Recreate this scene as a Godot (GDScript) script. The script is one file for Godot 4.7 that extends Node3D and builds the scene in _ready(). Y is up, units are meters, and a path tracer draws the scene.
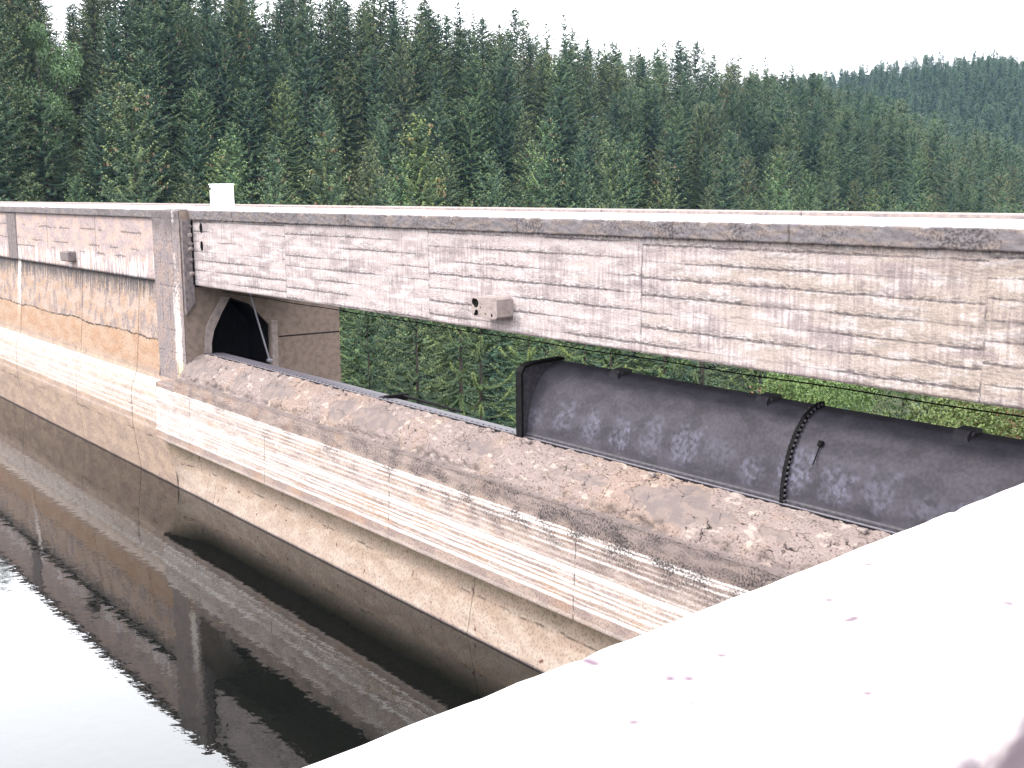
extends Node3D
# A concrete dam crest with a bridge over two steel flap gates, seen from a wing wall; spruce slopes behind.

const EYE := 0.515          # the eye above the crest
const WATER_Y := -10.0
var rng := RandomNumberGenerator.new()
var soft := FastNoiseLite.new()     # smooth fractal noise, feature size 1
var grain := FastNoiseLite.new()    # single octave
var cells := FastNoiseLite.new()
var counts := {}
var M := {}
var cam: Camera3D

# ------------------------------------------------------------------ naming
func numbered(called: String) -> String:
	var n: int = counts.get(called, 0)
	counts[called] = n + 1
	return called if n == 0 else "%s_%03d" % [called, n]

func thing(called: String, label: String, category: String, at := Vector3.ZERO, group := "") -> Node3D:
	var o := Node3D.new()
	o.name = numbered(called)
	o.position = at
	add_child(o, true)
	tag(o, label, category, group)
	return o

func tag(o: Node, label: String, category: String, group := "") -> void:
	o.set_meta("label", label)
	o.set_meta("category", category)
	if group:
		o.set_meta("group", group)

func put(called: String, mesh: Mesh, mat: Material, parent: Node = self) -> MeshInstance3D:
	var o := MeshInstance3D.new()
	o.name = called if parent != self else numbered(called)
	o.mesh = mesh
	o.material_override = mat
	parent.add_child(o, true)
	return o

# ------------------------------------------------------------------ shapes
func begin() -> SurfaceTool:
	var st := SurfaceTool.new()
	st.begin(Mesh.PRIMITIVE_TRIANGLES)
	st.set_smooth_group(-1)
	return st

func done(st: SurfaceTool) -> ArrayMesh:
	st.generate_normals()
	return st.commit()

func tri(st: SurfaceTool, a: Vector3, b: Vector3, c: Vector3) -> void:
	st.add_vertex(a); st.add_vertex(b); st.add_vertex(c)

func quad(st: SurfaceTool, a: Vector3, b: Vector3, c: Vector3, d: Vector3) -> void:
	tri(st, a, b, c); tri(st, a, c, d)

# a face turned so that its front looks along n
func face(st: SurfaceTool, a: Vector3, b: Vector3, c: Vector3, d: Vector3, n: Vector3) -> void:
	if (b - a).cross(c - a).dot(n) > 0.0:
		quad(st, d, c, b, a)
	else:
		quad(st, a, b, c, d)

func bevel_box(st: SurfaceTool, lo: Vector3, hi: Vector3, b: float, t := Transform3D()) -> void:
	var c := (lo + hi) * 0.5
	var h := (hi - lo) * 0.5
	b = minf(b, minf(h.x, minf(h.y, h.z)) * 0.9)
	var ax := [Vector3(1, 0, 0), Vector3(0, 1, 0), Vector3(0, 0, 1)]
	for i in 3:
		var j := (i + 1) % 3
		var k := (i + 2) % 3
		for s: float in [-1.0, 1.0]:
			var n: Vector3 = ax[i] * s
			var o: Vector3 = c + n * h[i]
			var u: Vector3 = ax[j] * (h[j] - b)
			var v: Vector3 = ax[k] * (h[k] - b)
			face(st, t * (o - u - v), t * (o + u - v), t * (o + u + v), t * (o - u + v), t.basis * n)
			for s2 in [-1.0, 1.0]:
				var n2: Vector3 = ax[j] * s2
				var e1: Vector3 = c + n * h[i] + n2 * (h[j] - b)
				var e2: Vector3 = c + n * (h[i] - b) + n2 * h[j]
				face(st, t * (e1 - v), t * (e1 + v), t * (e2 + v), t * (e2 - v), t.basis * (n + n2))
	for sx in [-1.0, 1.0]:
		for sy in [-1.0, 1.0]:
			for sz in [-1.0, 1.0]:
				var s := Vector3(sx, sy, sz)
				var p := t * (c + s * Vector3(h.x, h.y - b, h.z - b))
				var q := t * (c + s * Vector3(h.x - b, h.y, h.z - b))
				var r := t * (c + s * Vector3(h.x - b, h.y - b, h.z))
				if (q - p).cross(r - p).dot(t.basis * s) > 0.0:
					tri(st, r, q, p)
				else:
					tri(st, p, q, r)

func tube(st: SurfaceTool, a: Vector3, b: Vector3, r0: float, r1: float, n := 8, caps := true) -> void:
	var d := (b - a).normalized()
	var u := d.cross(Vector3.UP if absf(d.y) < 0.9 else Vector3.RIGHT).normalized()
	var v := d.cross(u)
	for i in n:
		var p := u * cos(TAU * i / n) + v * sin(TAU * i / n)
		var q := u * cos(TAU * (i + 1) / n) + v * sin(TAU * (i + 1) / n)
		face(st, a + p * r0, a + q * r0, b + q * r1, b + p * r1, p + q)
		if caps:
			face(st, a, a + p * r0, a + q * r0, a, -d)
			face(st, b, b + p * r1, b + q * r1, b, d)

# a closed (z, y) outline pulled along x, with its ends
func extrude(st: SurfaceTool, outline: PackedVector2Array, x0: float, x1: float) -> void:
	if Geometry2D.is_polygon_clockwise(outline):
		outline = outline.duplicate()
		outline.reverse()
	var n := outline.size()
	for i in n:
		var p := outline[i]
		var q := outline[(i + 1) % n]
		var t := q - p
		face(st, Vector3(x0, p.y, p.x), Vector3(x1, p.y, p.x), Vector3(x1, q.y, q.x), Vector3(x0, q.y, q.x), Vector3(0, -t.x, t.y))
	var ids := Geometry2D.triangulate_polygon(outline)
	for k in range(0, ids.size(), 3):
		var a := outline[ids[k]]
		var b := outline[ids[k + 1]]
		var c := outline[ids[k + 2]]
		for x in [x0, x1]:
			var side := Vector3(-1 if x == x0 else 1, 0, 0)
			face(st, Vector3(x, a.y, a.x), Vector3(x, b.y, b.x), Vector3(x, c.y, c.x), Vector3(x, a.y, a.x), side)

# a (z, y) profile swept along x as a fine grid with its own computed colour and relief.
# look(x, s) gives sRGB colour and, as alpha, a height 0..1 that moves the surface by relief metres.
func sweep(called: String, parent: Node, profile: Array, x0: float, x1: float, du: float, dv: float, tw: int, th: int, look: Callable, relief: float, rough := 0.9, bump := 0.0, tone := 0.71, shift = null) -> MeshInstance3D:
	var S := 0.0
	var marks := [0.0]
	for i in profile.size() - 1:
		S += (profile[i + 1] - profile[i]).length()
		marks.append(S)
	var rgb := PackedByteArray()
	rgb.resize(tw * th * 3)
	var hgt := PackedByteArray()
	hgt.resize(tw * th)
	var k := 0
	for j in th:
		var s := S * (j + 0.5) / th
		for i in tw:
			var c: Color = look.call(x0 + (x1 - x0) * (i + 0.5) / tw, s)
			rgb[k * 3] = clampi(int(c.r * 255.0), 0, 255)
			rgb[k * 3 + 1] = clampi(int(c.g * 255.0), 0, 255)
			rgb[k * 3 + 2] = clampi(int(c.b * 255.0), 0, 255)
			hgt[k] = clampi(int(c.a * 255.0), 0, 255)
			k += 1
	var m := StandardMaterial3D.new()
	m.albedo_texture = ImageTexture.create_from_image(Image.create_from_data(tw, th, false, Image.FORMAT_RGB8, rgb))
	m.albedo_color = Color(tone, tone, tone)
	m.roughness = rough
	m.metallic_specular = 0.3
	m.texture_repeat = false
	if bump > 0.0:
		m.heightmap_enabled = true
		m.heightmap_texture = ImageTexture.create_from_image(Image.create_from_data(tw, th, false, Image.FORMAT_L8, hgt))
		m.heightmap_scale = bump
	# rows: even steps, and every corner of the profile
	var rows := []
	for i in profile.size() - 1:
		var n := maxi(1, int(ceil((marks[i + 1] - marks[i]) / dv)))
		for q in n:
			rows.append(marks[i] + (marks[i + 1] - marks[i]) * q / n)
	rows.append(S)
	var nu := maxi(1, int(ceil((x1 - x0) / du)))
	var pts := PackedVector3Array()
	var uvs := PackedVector2Array()
	var seg := 0
	for s in rows:
		while seg < profile.size() - 2 and s >= marks[seg + 1] - 1e-6:
			seg += 1
		var f: float = (s - marks[seg]) / maxf(marks[seg + 1] - marks[seg], 1e-6)
		var p: Vector2 = profile[seg].lerp(profile[seg + 1], f)
		var t: Vector2 = (profile[seg + 1] - profile[seg]).normalized()
		if f < 1e-4 and seg > 0:
			t = (t + (profile[seg] - profile[seg - 1]).normalized()).normalized()
		var row := clampi(int(s / S * th), 0, th - 1)
		for i in nu + 1:
			var col := clampi(int(float(i) / nu * tw), 0, tw - 1)
			var h := (hgt[row * tw + col] / 255.0 - 0.5) * relief
			var back := 0.0
			if shift != null:
				back = shift.call(lerpf(x0, x1, float(i) / nu), s)
			pts.append(Vector3(x0 + (x1 - x0) * i / nu, p.y - t.x * h, p.x + t.y * h + back))
			uvs.append(Vector2(float(i) / nu, s / S))
	var ids := PackedInt32Array()
	var w := nu + 1
	for j in rows.size() - 1:
		for i in nu:
			var a := j * w + i
			ids.append_array([a, a + w, a + 1, a + 1, a + w, a + w + 1])
	var nor := PackedVector3Array()
	nor.resize(pts.size())
	for q in range(0, ids.size(), 3):
		var a := pts[ids[q]]
		var n := (pts[ids[q + 2]] - a).cross(pts[ids[q + 1]] - a)
		for e in 3:
			nor[ids[q + e]] += n
	for q in nor.size():
		nor[q] = nor[q].normalized()
	var arr := []
	arr.resize(Mesh.ARRAY_MAX)
	arr[Mesh.ARRAY_VERTEX] = pts
	arr[Mesh.ARRAY_NORMAL] = nor
	arr[Mesh.ARRAY_TEX_UV] = uvs
	arr[Mesh.ARRAY_INDEX] = ids
	var me := ArrayMesh.new()
	me.add_surface_from_arrays(Mesh.PRIMITIVE_TRIANGLES, arr)
	return put(called, me, m, parent)

# ------------------------------------------------------------------ materials
func noise_tex(size: int, freq: float, colors: Array, at: Array, seed_ := 1, normal := false, bumpy := 4.0) -> NoiseTexture2D:
	var t := NoiseTexture2D.new()
	t.width = size; t.height = size
	t.seamless = true
	var n := FastNoiseLite.new()
	n.seed = seed_; n.frequency = freq
	n.fractal_octaves = 5
	t.noise = n
	if normal:
		t.as_normal_map = true
		t.bump_strength = bumpy
	else:
		var g := Gradient.new()
		g.offsets = PackedFloat32Array(at)
		g.colors = PackedColorArray(colors)
		t.color_ramp = g
	return t

func plain_concrete(a: Color, b: Color, c: Color, scale: float, seed_: int) -> StandardMaterial3D:
	var m := StandardMaterial3D.new()
	m.albedo_texture = noise_tex(512, 0.02, [a.lerp(b, 0.45), b, b.lerp(c, 0.4), c.lerp(b, 0.35)], [0.1, 0.4, 0.6, 0.95], seed_)
	m.uv1_triplanar = true
	m.uv1_world_triplanar = true
	m.uv1_scale = Vector3.ONE * scale
	m.heightmap_enabled = true
	m.heightmap_texture = noise_tex(512, 0.06, [Color.BLACK, Color.WHITE], [0.1, 0.9], seed_ + 9)
	m.heightmap_scale = 0.8
	m.albedo_color = Color(0.76, 0.76, 0.76)
	m.roughness = 0.92
	m.metallic_specular = 0.3
	return m

func steel(a: Color, b: Color, rough: float, seed_: int) -> StandardMaterial3D:
	var m := StandardMaterial3D.new()
	m.albedo_texture = noise_tex(256, 0.03, [a, b], [0.25, 0.8], seed_)
	m.uv1_triplanar = true
	m.uv1_world_triplanar = true
	m.uv1_scale = Vector3.ONE * 0.9
	m.roughness = rough
	m.metallic_specular = 0.4
	return m

func ss(a: float, b: float, x: float) -> float:
	return smoothstep(a, b, x)

func line(d: float, w: float) -> float:      # 1 on a line, 0 away from it
	return 1.0 - smoothstep(w * 0.4, w, absf(d))

func rnd(i: int, j := 0) -> float:           # a fixed random number 0..1 for a pair
	return fposmod(sin(i * 127.1 + j * 311.7) * 43758.5453, 1.0)

func withh(c: Color, h: float) -> Color:
	return Color(c.r, c.g, c.b, h)

# board-marked, weathered bridge girder
const JOINTS := [-36.6, -29.9, -22.56, -15.45, -8.6, -1.6, 99.0]
func beam_look(x: float, s: float) -> Color:
	var d := 2.15 - s
	var g := 0
	while x > JOINTS[g + 1]:
		g += 1
	var big := soft.get_noise_2d(x * 0.4, s * 0.9 + 7.0)
	var mid := soft.get_noise_2d(x * 0.8 + 40.0, s * 4.0)
	var fine := soft.get_noise_2d(x * 24.0, s * 24.0)
	var drip := soft.get_noise_2d(x * 10.0, s * 0.8 + 90.0)
	var c := Color(0.755, 0.70, 0.69).lerp(Color(0.70, 0.64, 0.60), ss(-17.0, -7.0, x + 4.0 * big))
	c = c.lerp(Color(0.83, 0.80, 0.80), clampf(0.55 * ss(0.0, 0.6, drip * 0.3 + mid), 0, 1))
	c = c.lerp(Color(0.52, 0.465, 0.48), clampf(0.45 * ss(0.0, 0.8, -drip * 0.45 - big * 0.9 - mid * 0.5), 0, 1))
	var shade := 0.0
	var h := 0.5 + 0.07 * mid + 0.04 * fine
	var pitch := 0.295 + 0.03 * rnd(g, 3)
	var kk := int(floor(d / pitch + rnd(g, 1)))
	h += 0.10 * (rnd(g, kk + 20) - 0.5)
	var speck := soft.get_noise_2d(x * 5.0, s * 24.0)
	for k: int in [kk, kk + 1]:
		var at := (k - rnd(g, 1)) * pitch + 0.03 * (rnd(g, k + 50) - 0.5) + 0.014 * soft.get_noise_2d(x * 1.2, k * 3.7)
		var dd := d - at
		var on := ss(-0.45, 0.25, soft.get_noise_2d(x * 0.16 + g * 17.0, k * 9.1 + g) + 0.12 * soft.get_noise_2d(x * 2.6, k * 4.0))
		var rag := 0.008 + 0.024 * on * (0.5 + 0.9 * absf(soft.get_noise_2d(x * 7.0, k * 5.0)))
		var l := line(dd, rag) * (0.30 + 0.6 * on)
		shade = maxf(shade, l * (0.95 + 0.5 * speck))
		h -= 0.22 * l
		# algae speckle that hangs below and sits above the strong lines
		var halo := exp(-absf(dd + 0.02) / 0.07) * on * on
		shade = maxf(shade, halo * ss(-0.25, 0.5, speck) * 0.85)
	for j in range(1, 6):
		var dj: float = x - JOINTS[j] + 0.02 * soft.get_noise_2d(s * 3.0, j * 7.0)
		if absf(dj) < 0.5:
			var l := line(dj, 0.020)
			shade = maxf(shade, l * 0.25 + l * 0.5 * ss(-0.2, 0.4, soft.get_noise_2d(s * 2.0, j * 3.0)))
			h -= 0.3 * l
			shade = maxf(shade, 0.4 * exp(-absf(dj) / 0.12) * ss(-0.1, 0.5, speck))
	# runs from below the coping, and a dirty lower edge
	shade = maxf(shade, 0.75 * exp(-d / 0.12) * ss(-0.2, 0.45, drip + 0.3 * mid))
	shade = maxf(shade, 0.45 * exp(-s / 0.06) * ss(-0.2, 0.4, speck))
	shade = maxf(shade, 0.42 * ss(0.2, 0.7, 0.6 * speck + 0.5 * fine + 0.7 * soft.get_noise_2d(x * 0.5, s * 3.2 + 30.0)))
	c = c.lerp(Color(0.30, 0.275, 0.285), clampf(shade, 0, 1) * 0.85)
	var k2 := 1.0 + 0.16 * fine + 0.05 * drip
	return Color(c.r * k2, c.g * k2, c.b * k2, h)

func coping_look(x: float, s: float) -> Color:
	# s: 0.09 under, 0.315 front, then the top
	var mid := soft.get_noise_2d(x * 1.3, s * 4.0)
	var sp := soft.get_noise_2d(x * 14.0, s * 14.0)
	var fine := grain.get_noise_2d(x * 30.0, s * 30.0)
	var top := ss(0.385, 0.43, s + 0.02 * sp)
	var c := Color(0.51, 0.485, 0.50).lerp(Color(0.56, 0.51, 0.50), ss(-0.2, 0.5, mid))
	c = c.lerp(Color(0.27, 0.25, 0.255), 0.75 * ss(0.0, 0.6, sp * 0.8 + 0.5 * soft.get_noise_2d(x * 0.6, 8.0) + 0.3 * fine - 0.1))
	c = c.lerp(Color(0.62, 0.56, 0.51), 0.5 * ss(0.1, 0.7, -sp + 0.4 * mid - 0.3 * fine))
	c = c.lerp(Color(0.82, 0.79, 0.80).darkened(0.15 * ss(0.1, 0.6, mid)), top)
	c = c.darkened(0.12 * absf(fine))
	var h := 0.5 + 0.22 * soft.get_noise_2d(x * 3.0, s * 5.0) + 0.12 * sp
	h -= 0.75 * ss(0.34, 0.62, soft.get_noise_2d(x * 1.7 + 60.0, 4.0 + s * 1.5)) * exp(-absf(s - 0.4) / 0.07)
	for j in [-33.2, -26.3, -19.1, -14.6, -12.0, -5.2]:
		var l := line(x - j, 0.03) * (1.0 - top)
		c = c.darkened(0.3 * l)
		h -= 0.2 * l
	return withh(c, h)

# the water-stained face below the rough crest; s runs up from the corbel edge
const BANDS := [[0.05, 0.06, 0.25], [0.33, 0.05, 0.95], [0.42, 0.02, 0.55], [0.55, 0.06, 1.0], [0.66, 0.035, 0.8], [0.75, 0.03, 0.9], [0.87, 0.03, 0.7], [0.99, 0.09, 1.0], [1.1, 0.03, 0.5], [1.22, 0.05, 0.4], [1.35, 0.04, 0.7], [1.46, 0.025, 0.5], [1.56, 0.03, 0.7], [1.68, 0.05, 0.85], [1.76, 0.03, 0.9]]
func stripes(x: float, y: float) -> float:    # y: height above the corbel edge
	var v := 0.0
	for b in BANDS:
		var at: float = b[0] + 0.012 * soft.get_noise_2d(x * 0.7, b[0] * 40.0)
		var keep := 0.75 + 0.75 * soft.get_noise_2d(x * 0.22, b[0] * 31.0) + 0.45 * soft.get_noise_2d(x * 3.0, b[0] * 80.0 + y * 14.0)
		v = maxf(v, line(y - at, b[1]) * b[2] * clampf(keep + 0.25, 0.0, 1.0))
	var veil := ss(0.28, 0.38, y) * (1.0 - ss(1.75, 1.82, y))
	veil *= clampf(0.14 + 0.62 * ss(-24.0, -37.0, x) + 0.5 * soft.get_noise_2d(x * 0.5, y * 2.0) + 0.4 * soft.get_noise_2d(x * 4.0, y * 12.0), 0, 1)
	return clampf(maxf(v, veil * 0.5), 0, 1)

func spill_look(x: float, s: float) -> Color:
	var mid := soft.get_noise_2d(x * 0.8, s * 1.6)
	var sp := soft.get_noise_2d(x * 15.0, s * 15.0)
	var fine := grain.get_noise_2d(x * 30.0, s * 30.0)
	var c := Color(0.645, 0.57, 0.53).lerp(Color(0.58, 0.51, 0.485), ss(-0.3, 0.5, mid))
	c = c.lerp(Color(0.64, 0.50, 0.41), 0.4 * ss(0.1, 0.6, soft.get_noise_2d(x * 0.45 + 30.0, s * 0.8)))
	c = c.lerp(Color(0.46, 0.40, 0.38), 0.7 * ss(0.9, 1.5, s) * ss(-24.0, -12.0, x + 4.0 * mid))
	c = c.darkened(0.25 * ss(0.0, 0.7, sp))
	c = c.lerp(Color(0.98, 0.965, 0.955), stripes(x, s) * (0.95 - 0.25 * absf(fine)))
	# grey mossy band below the rough crest
	var moss := ss(1.72, 1.92, s + 0.12 * mid + 0.05 * sp)
	c = c.lerp(Color(0.50, 0.45, 0.44).lerp(Color(0.36, 0.33, 0.33), ss(-0.3, 0.4, soft.get_noise_2d(x * 1.3, s * 5.0))), moss * (0.28 + 0.3 * ss(-30.0, -14.0, x)))
	c = c.lerp(Color(0.16, 0.15, 0.15), 0.85 * ss(0.0, 0.55, sp * 0.8 + 0.6 * mid + 0.3 * fine - 0.12) * ss(1.1, 1.85, s) * (0.35 + 0.65 * ss(-30.0, -16.0, x)))
	c = c.darkened(0.14 * absf(fine))
	var h := 0.5 + 0.15 * mid + 0.12 * sp
	for j in [-35.3, -29.85, -23.1, -16.26, -9.5]:
		var l := line(x - j + 0.01 * grain.get_noise_2d(s * 5.0, j), 0.018) * (1.0 - ss(1.5, 1.9, s))
		c = c.darkened(0.55 * l * ss(-0.5, 0.2, soft.get_noise_2d(s * 3.0, j)))
		h -= 0.3 * l
	c = c.darkened(0.25 * exp(-s / 0.03))
	return withh(c, h)

# broken, exposed-aggregate crest
func rough_look(x: float, s: float) -> Color:
	var big := soft.get_noise_2d(x * 0.55, s * 1.4 + 11.0)
	var mid := soft.get_noise_2d(x * 2.2, s * 2.8)
	var stone := cells.get_noise_2d(x * 11.0, s * 11.0)
	var stone2 := cells.get_noise_2d(x * 27.0 + 50.0, s * 27.0)
	# smooth repaired patches low on the bulge
	var patch := ss(0.02, 0.10, soft.get_noise_2d(x * 0.42 + 3.3, 5.0) + 0.22 * mid + 0.30 - absf(s - 0.72) * 1.5) * ss(0.28, 0.4, s + 0.08 * mid)
	var c := Color(0.59, 0.525, 0.505).lerp(Color(0.61, 0.525, 0.475), ss(-0.2, 0.5, soft.get_noise_2d(x * 0.3, 2.0) + 0.3 * mid))
	c = c.lerp(Color(0.72, 0.65, 0.645), 0.6 * ss(-0.5, -0.95, stone2))
	c = c.lerp(Color(0.17, 0.145, 0.145), 0.85 * ss(-0.45, 0.05, stone2) * ss(-0.45, 0.35, mid + 0.2))
	c = c.lerp(Color(0.82, 0.77, 0.72), 0.5 * ss(0.4, 0.65, soft.get_noise_2d(x * 1.4 + 20.0, s * 2.4)))
	var flat := Color(0.54, 0.49, 0.48).lerp(Color(0.60, 0.535, 0.51), ss(-0.3, 0.4, mid)).darkened(0.1 * absf(stone2))
	c = c.lerp(flat, patch)
	var h := lerpf(0.62 + 0.28 * mid + 0.16 * big - 0.14 * stone - 0.10 * stone2, 0.42 + 0.05 * mid + 0.1 * big, patch)
	# cracks and the undercut foot
	var crack := line(soft.get_noise_2d(x * 1.1 + 9.0, s * 2.0 + 4.0), 0.035) * ss(0.0, 0.3, soft.get_noise_2d(x * 0.7, s + 60.0))
	c = c.lerp(Color(0.14, 0.12, 0.115), crack * 0.8)
	h -= 0.35 * crack
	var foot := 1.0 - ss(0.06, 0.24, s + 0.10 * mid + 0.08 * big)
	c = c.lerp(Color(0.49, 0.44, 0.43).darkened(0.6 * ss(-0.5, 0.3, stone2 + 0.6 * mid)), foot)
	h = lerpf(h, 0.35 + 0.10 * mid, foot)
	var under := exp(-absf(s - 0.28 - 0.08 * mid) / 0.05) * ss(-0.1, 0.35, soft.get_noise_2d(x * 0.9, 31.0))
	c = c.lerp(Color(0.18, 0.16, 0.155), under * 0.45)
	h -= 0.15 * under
	return withh(c, h)

func recess_look(x: float, s: float) -> Color:
	var mid := soft.get_noise_2d(x * 0.7, s * 1.8 + 20.0)
	var sp := soft.get_noise_2d(x * 16.0, s * 16.0)
	var low := s - 2.1          # above the water
	var c := Color(0.64, 0.56, 0.50).lerp(Color(0.69, 0.62, 0.565), ss(-0.2, 0.4, mid))
	c = c.lerp(Color(0.44, 0.38, 0.30), 0.6 * ss(0.9, 1.5, low + 0.25 * mid))
	c = c.lerp(Color(0.66, 0.61, 0.58), 0.6 * (1.0 - ss(0.2, 0.8, low + 0.2 * mid)) * ss(-0.3, 0.2, sp))
	c = c.darkened(0.22 * ss(0.15, 0.5, sp))
	c = c.lerp(Color(0.16, 0.14, 0.16), 0.85 * (1.0 - ss(0.0, 0.07, low + 0.02 * sp)))
	var h := 0.5 + 0.2 * mid + 0.12 * sp
	var seam := line(s - 3.05 - 0.04 * soft.get_noise_2d(x * 0.8, 3.0), 0.02) * ss(-0.1, 0.3, soft.get_noise_2d(x * 0.5, 70.0))
	c = c.darkened(0.45 * seam)
	for j in [-35.3, -34.7, -20.5, -9.5]:
		var l := line(x - j + 0.015 * sp, 0.018)
		c = c.darkened(0.3 * l)
		h -= 0.3 * l
	var spot := ss(0.93, 0.96, grain.get_noise_2d(x * 2.3, s * 3.0))
	c = c.lerp(Color(0.27, 0.13, 0.10), spot * 0.8)
	return withh(c, h)

# left wall, lower face: s up from below the water to the ledge
func left_look(x: float, s: float) -> Color:
	var y := -12.0 + s * 1.0    # near enough to the height
	var mid := soft.get_noise_2d(x * 0.6, s * 1.3)
	var sp := soft.get_noise_2d(x * 7.0, s * 7.0 + 70.0)
	var drip := soft.get_noise_2d(x * 5.0, s * 0.35)
	var c := Color(0.64, 0.555, 0.49).lerp(Color(0.59, 0.51, 0.46), ss(-0.3, 0.4, mid))
	var crack_y := -5.0 + 0.10 * soft.get_noise_2d(x * 0.25, 1.0) + 0.03 * soft.get_noise_2d(x * 2.0, 4.0)
	var ochre := ss(-6.2, -5.9, y) * (1.0 - ss(crack_y - 0.03, crack_y + 0.02, y))
	c = c.lerp(Color(0.63, 0.495, 0.39), ochre * (0.5 + 0.5 * mid))
	var upper := ss(crack_y, crack_y + 0.03, y)
	c = c.lerp(Color(0.66, 0.58, 0.53).lerp(Color(0.64, 0.54, 0.47), ss(-0.2, 0.4, mid)), upper)
	c = c.lerp(Color(0.50, 0.45, 0.45), upper * 0.7 * ss(0.0, 0.5, soft.get_noise_2d(x * 1.2, s * 0.9 + 33.0)))
	c = c.lerp(Color(0.27, 0.26, 0.27), 0.85 * ss(-3.75, -2.95, y + 0.5 * drip + 0.15 * sp))
	c = c.lerp(Color(0.13, 0.11, 0.10), line(y - crack_y, 0.035) * (0.45 + 0.55 * ss(-0.3, 0.3, soft.get_noise_2d(x * 1.5, 8.0))))
	c = c.lerp(Color(0.86, 0.82, 0.81), stripes(-33.5 + 0.1 * (x + 39.0), y + 8.12) * 0.95)
	c = c.darkened(0.2 * ss(0.2, 0.55, sp))
	# lime run below the pilaster
	var run := line(x + 56.8 + 0.10 * soft.get_noise_2d(s * 1.5, 2.0), 0.36) * ss(-6.4, -3.2, y + 0.6 * drip)
	c = c.lerp(Color(0.90, 0.86, 0.84), run * 0.8)
	var seam := line(y + 8.45 - 0.04 * soft.get_noise_2d(x * 0.8, 3.0), 0.025) * ss(-0.2, 0.3, soft.get_noise_2d(x * 0.5, 70.0))
	c = c.darkened(0.45 * seam)
	c = c.lerp(Color(0.16, 0.14, 0.16), 0.85 * (1.0 - ss(0.0, 0.08, y - WATER_Y + 0.02 * sp)))
	var h := 0.5 + 0.2 * mid + 0.1 * sp - 0.3 * line(y - crack_y, 0.04)
	for j in [-41.2, -47.6, -56.4, -63.5, -71.0]:
		var l := line(x - j, 0.03)
		c = c.darkened(0.45 * l)
		h -= 0.3 * l
	return withh(c, h)

# left wall, upper panel under the coping; s up from the ledge
func upper_look(x: float, s: float) -> Color:
	var mid := soft.get_noise_2d(x * 0.7, s * 1.5 + 50.0)
	var sp := soft.get_noise_2d(x * 6.0, s * 6.0 + 20.0)
	var drip := soft.get_noise_2d(x * 4.5, s * 0.6 + 12.0)
	var c := Color(0.70, 0.615, 0.58).lerp(Color(0.64, 0.575, 0.57), ss(-0.3, 0.4, mid))
	c = c.lerp(Color(0.88, 0.86, 0.87), 0.9 * ss(0.0, 0.5, drip + 0.5 * soft.get_noise_2d(x * 0.8, 40.0)) * (1.0 - ss(0.3, 0.75, s - 0.5 * drip)))
	var shade := 0.0
	for k in 3:
		var at: float = [0.72, 1.02, 1.62][k] + 0.05 * soft.get_noise_2d(x * 0.4, k * 9.0)
		var on := ss(-0.15, 0.3, soft.get_noise_2d(x * 0.35, k * 13.0 + 2.0))
		shade = maxf(shade, line(s - at, 0.03) * on)
		shade = maxf(shade, on * 0.6 * exp(-absf(s - at) / 0.1) * ss(0.0, 0.4, sp))
	for j in [-45.4, -51.7, -58.2, -64.0]:
		shade = maxf(shade, line(x - j, 0.06) * 0.5)
	shade = maxf(shade, 0.6 * exp(-s / 0.06))
	c = c.lerp(Color(0.30, 0.28, 0.29), shade * 0.8)
	c = c.darkened(0.14 * ss(0.2, 0.5, sp))
	return withh(c, 0.5 + 0.15 * mid + 0.1 * sp - 0.2 * shade)

func pillar_look(x: float, s: float) -> Color:
	var mid := soft.get_noise_2d(x * 1.2, s * 1.2 + 5.0)
	var sp := soft.get_noise_2d(x * 7.0, s * 7.0)
	var c := Color(0.58, 0.53, 0.53).lerp(Color(0.63, 0.555, 0.53), ss(-0.2, 0.4, mid))
	c = c.lerp(Color(0.40, 0.37, 0.38), ss(4.9, 5.8, s + 0.4 * mid) * 0.8)
	var edge := -37.12 + 0.08 * soft.get_noise_2d(s * 1.2, 7.0)
	var run := line(x - edge, 0.40) * (1.0 - ss(2.2, 4.0, s + 0.8 * sp))
	c = c.lerp(Color(0.93, 0.89, 0.86), run * 0.95)
	var thin := line(x + 37.15 + 0.04 * sp, 0.12) * ss(3.5, 4.2, s) * ss(-0.1, 0.3, soft.get_noise_2d(s * 1.5, 21.0))
	c = c.lerp(Color(0.80, 0.76, 0.75), thin * 0.7)
	c = c.lerp(Color(0.78, 0.66, 0.40), run * 0.55 * (1.0 - ss(0.3, 1.3, s)))
	var shade := 0.0
	for j in [-38.4, -37.75, -37.3, -36.85]:
		shade = maxf(shade, line(x - j + 0.01 * sp, 0.022) * ss(-0.3, 0.2, soft.get_noise_2d(s * 0.8, j)) * 0.6)
	for k in 8:
		shade = maxf(shade, line(s - 0.4 - 0.75 * k - 0.05 * rnd(k, 5), 0.02) * ss(-0.1, 0.3, soft.get_noise_2d(x * 1.5, k * 5.0)) * 0.6)
	c = c.lerp(Color(0.27, 0.25, 0.26), shade)
	c = c.darkened(0.18 * ss(0.15, 0.5, sp))
	return withh(c, 0.5 + 0.15 * mid + 0.12 * sp - 0.25 * shade)

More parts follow.
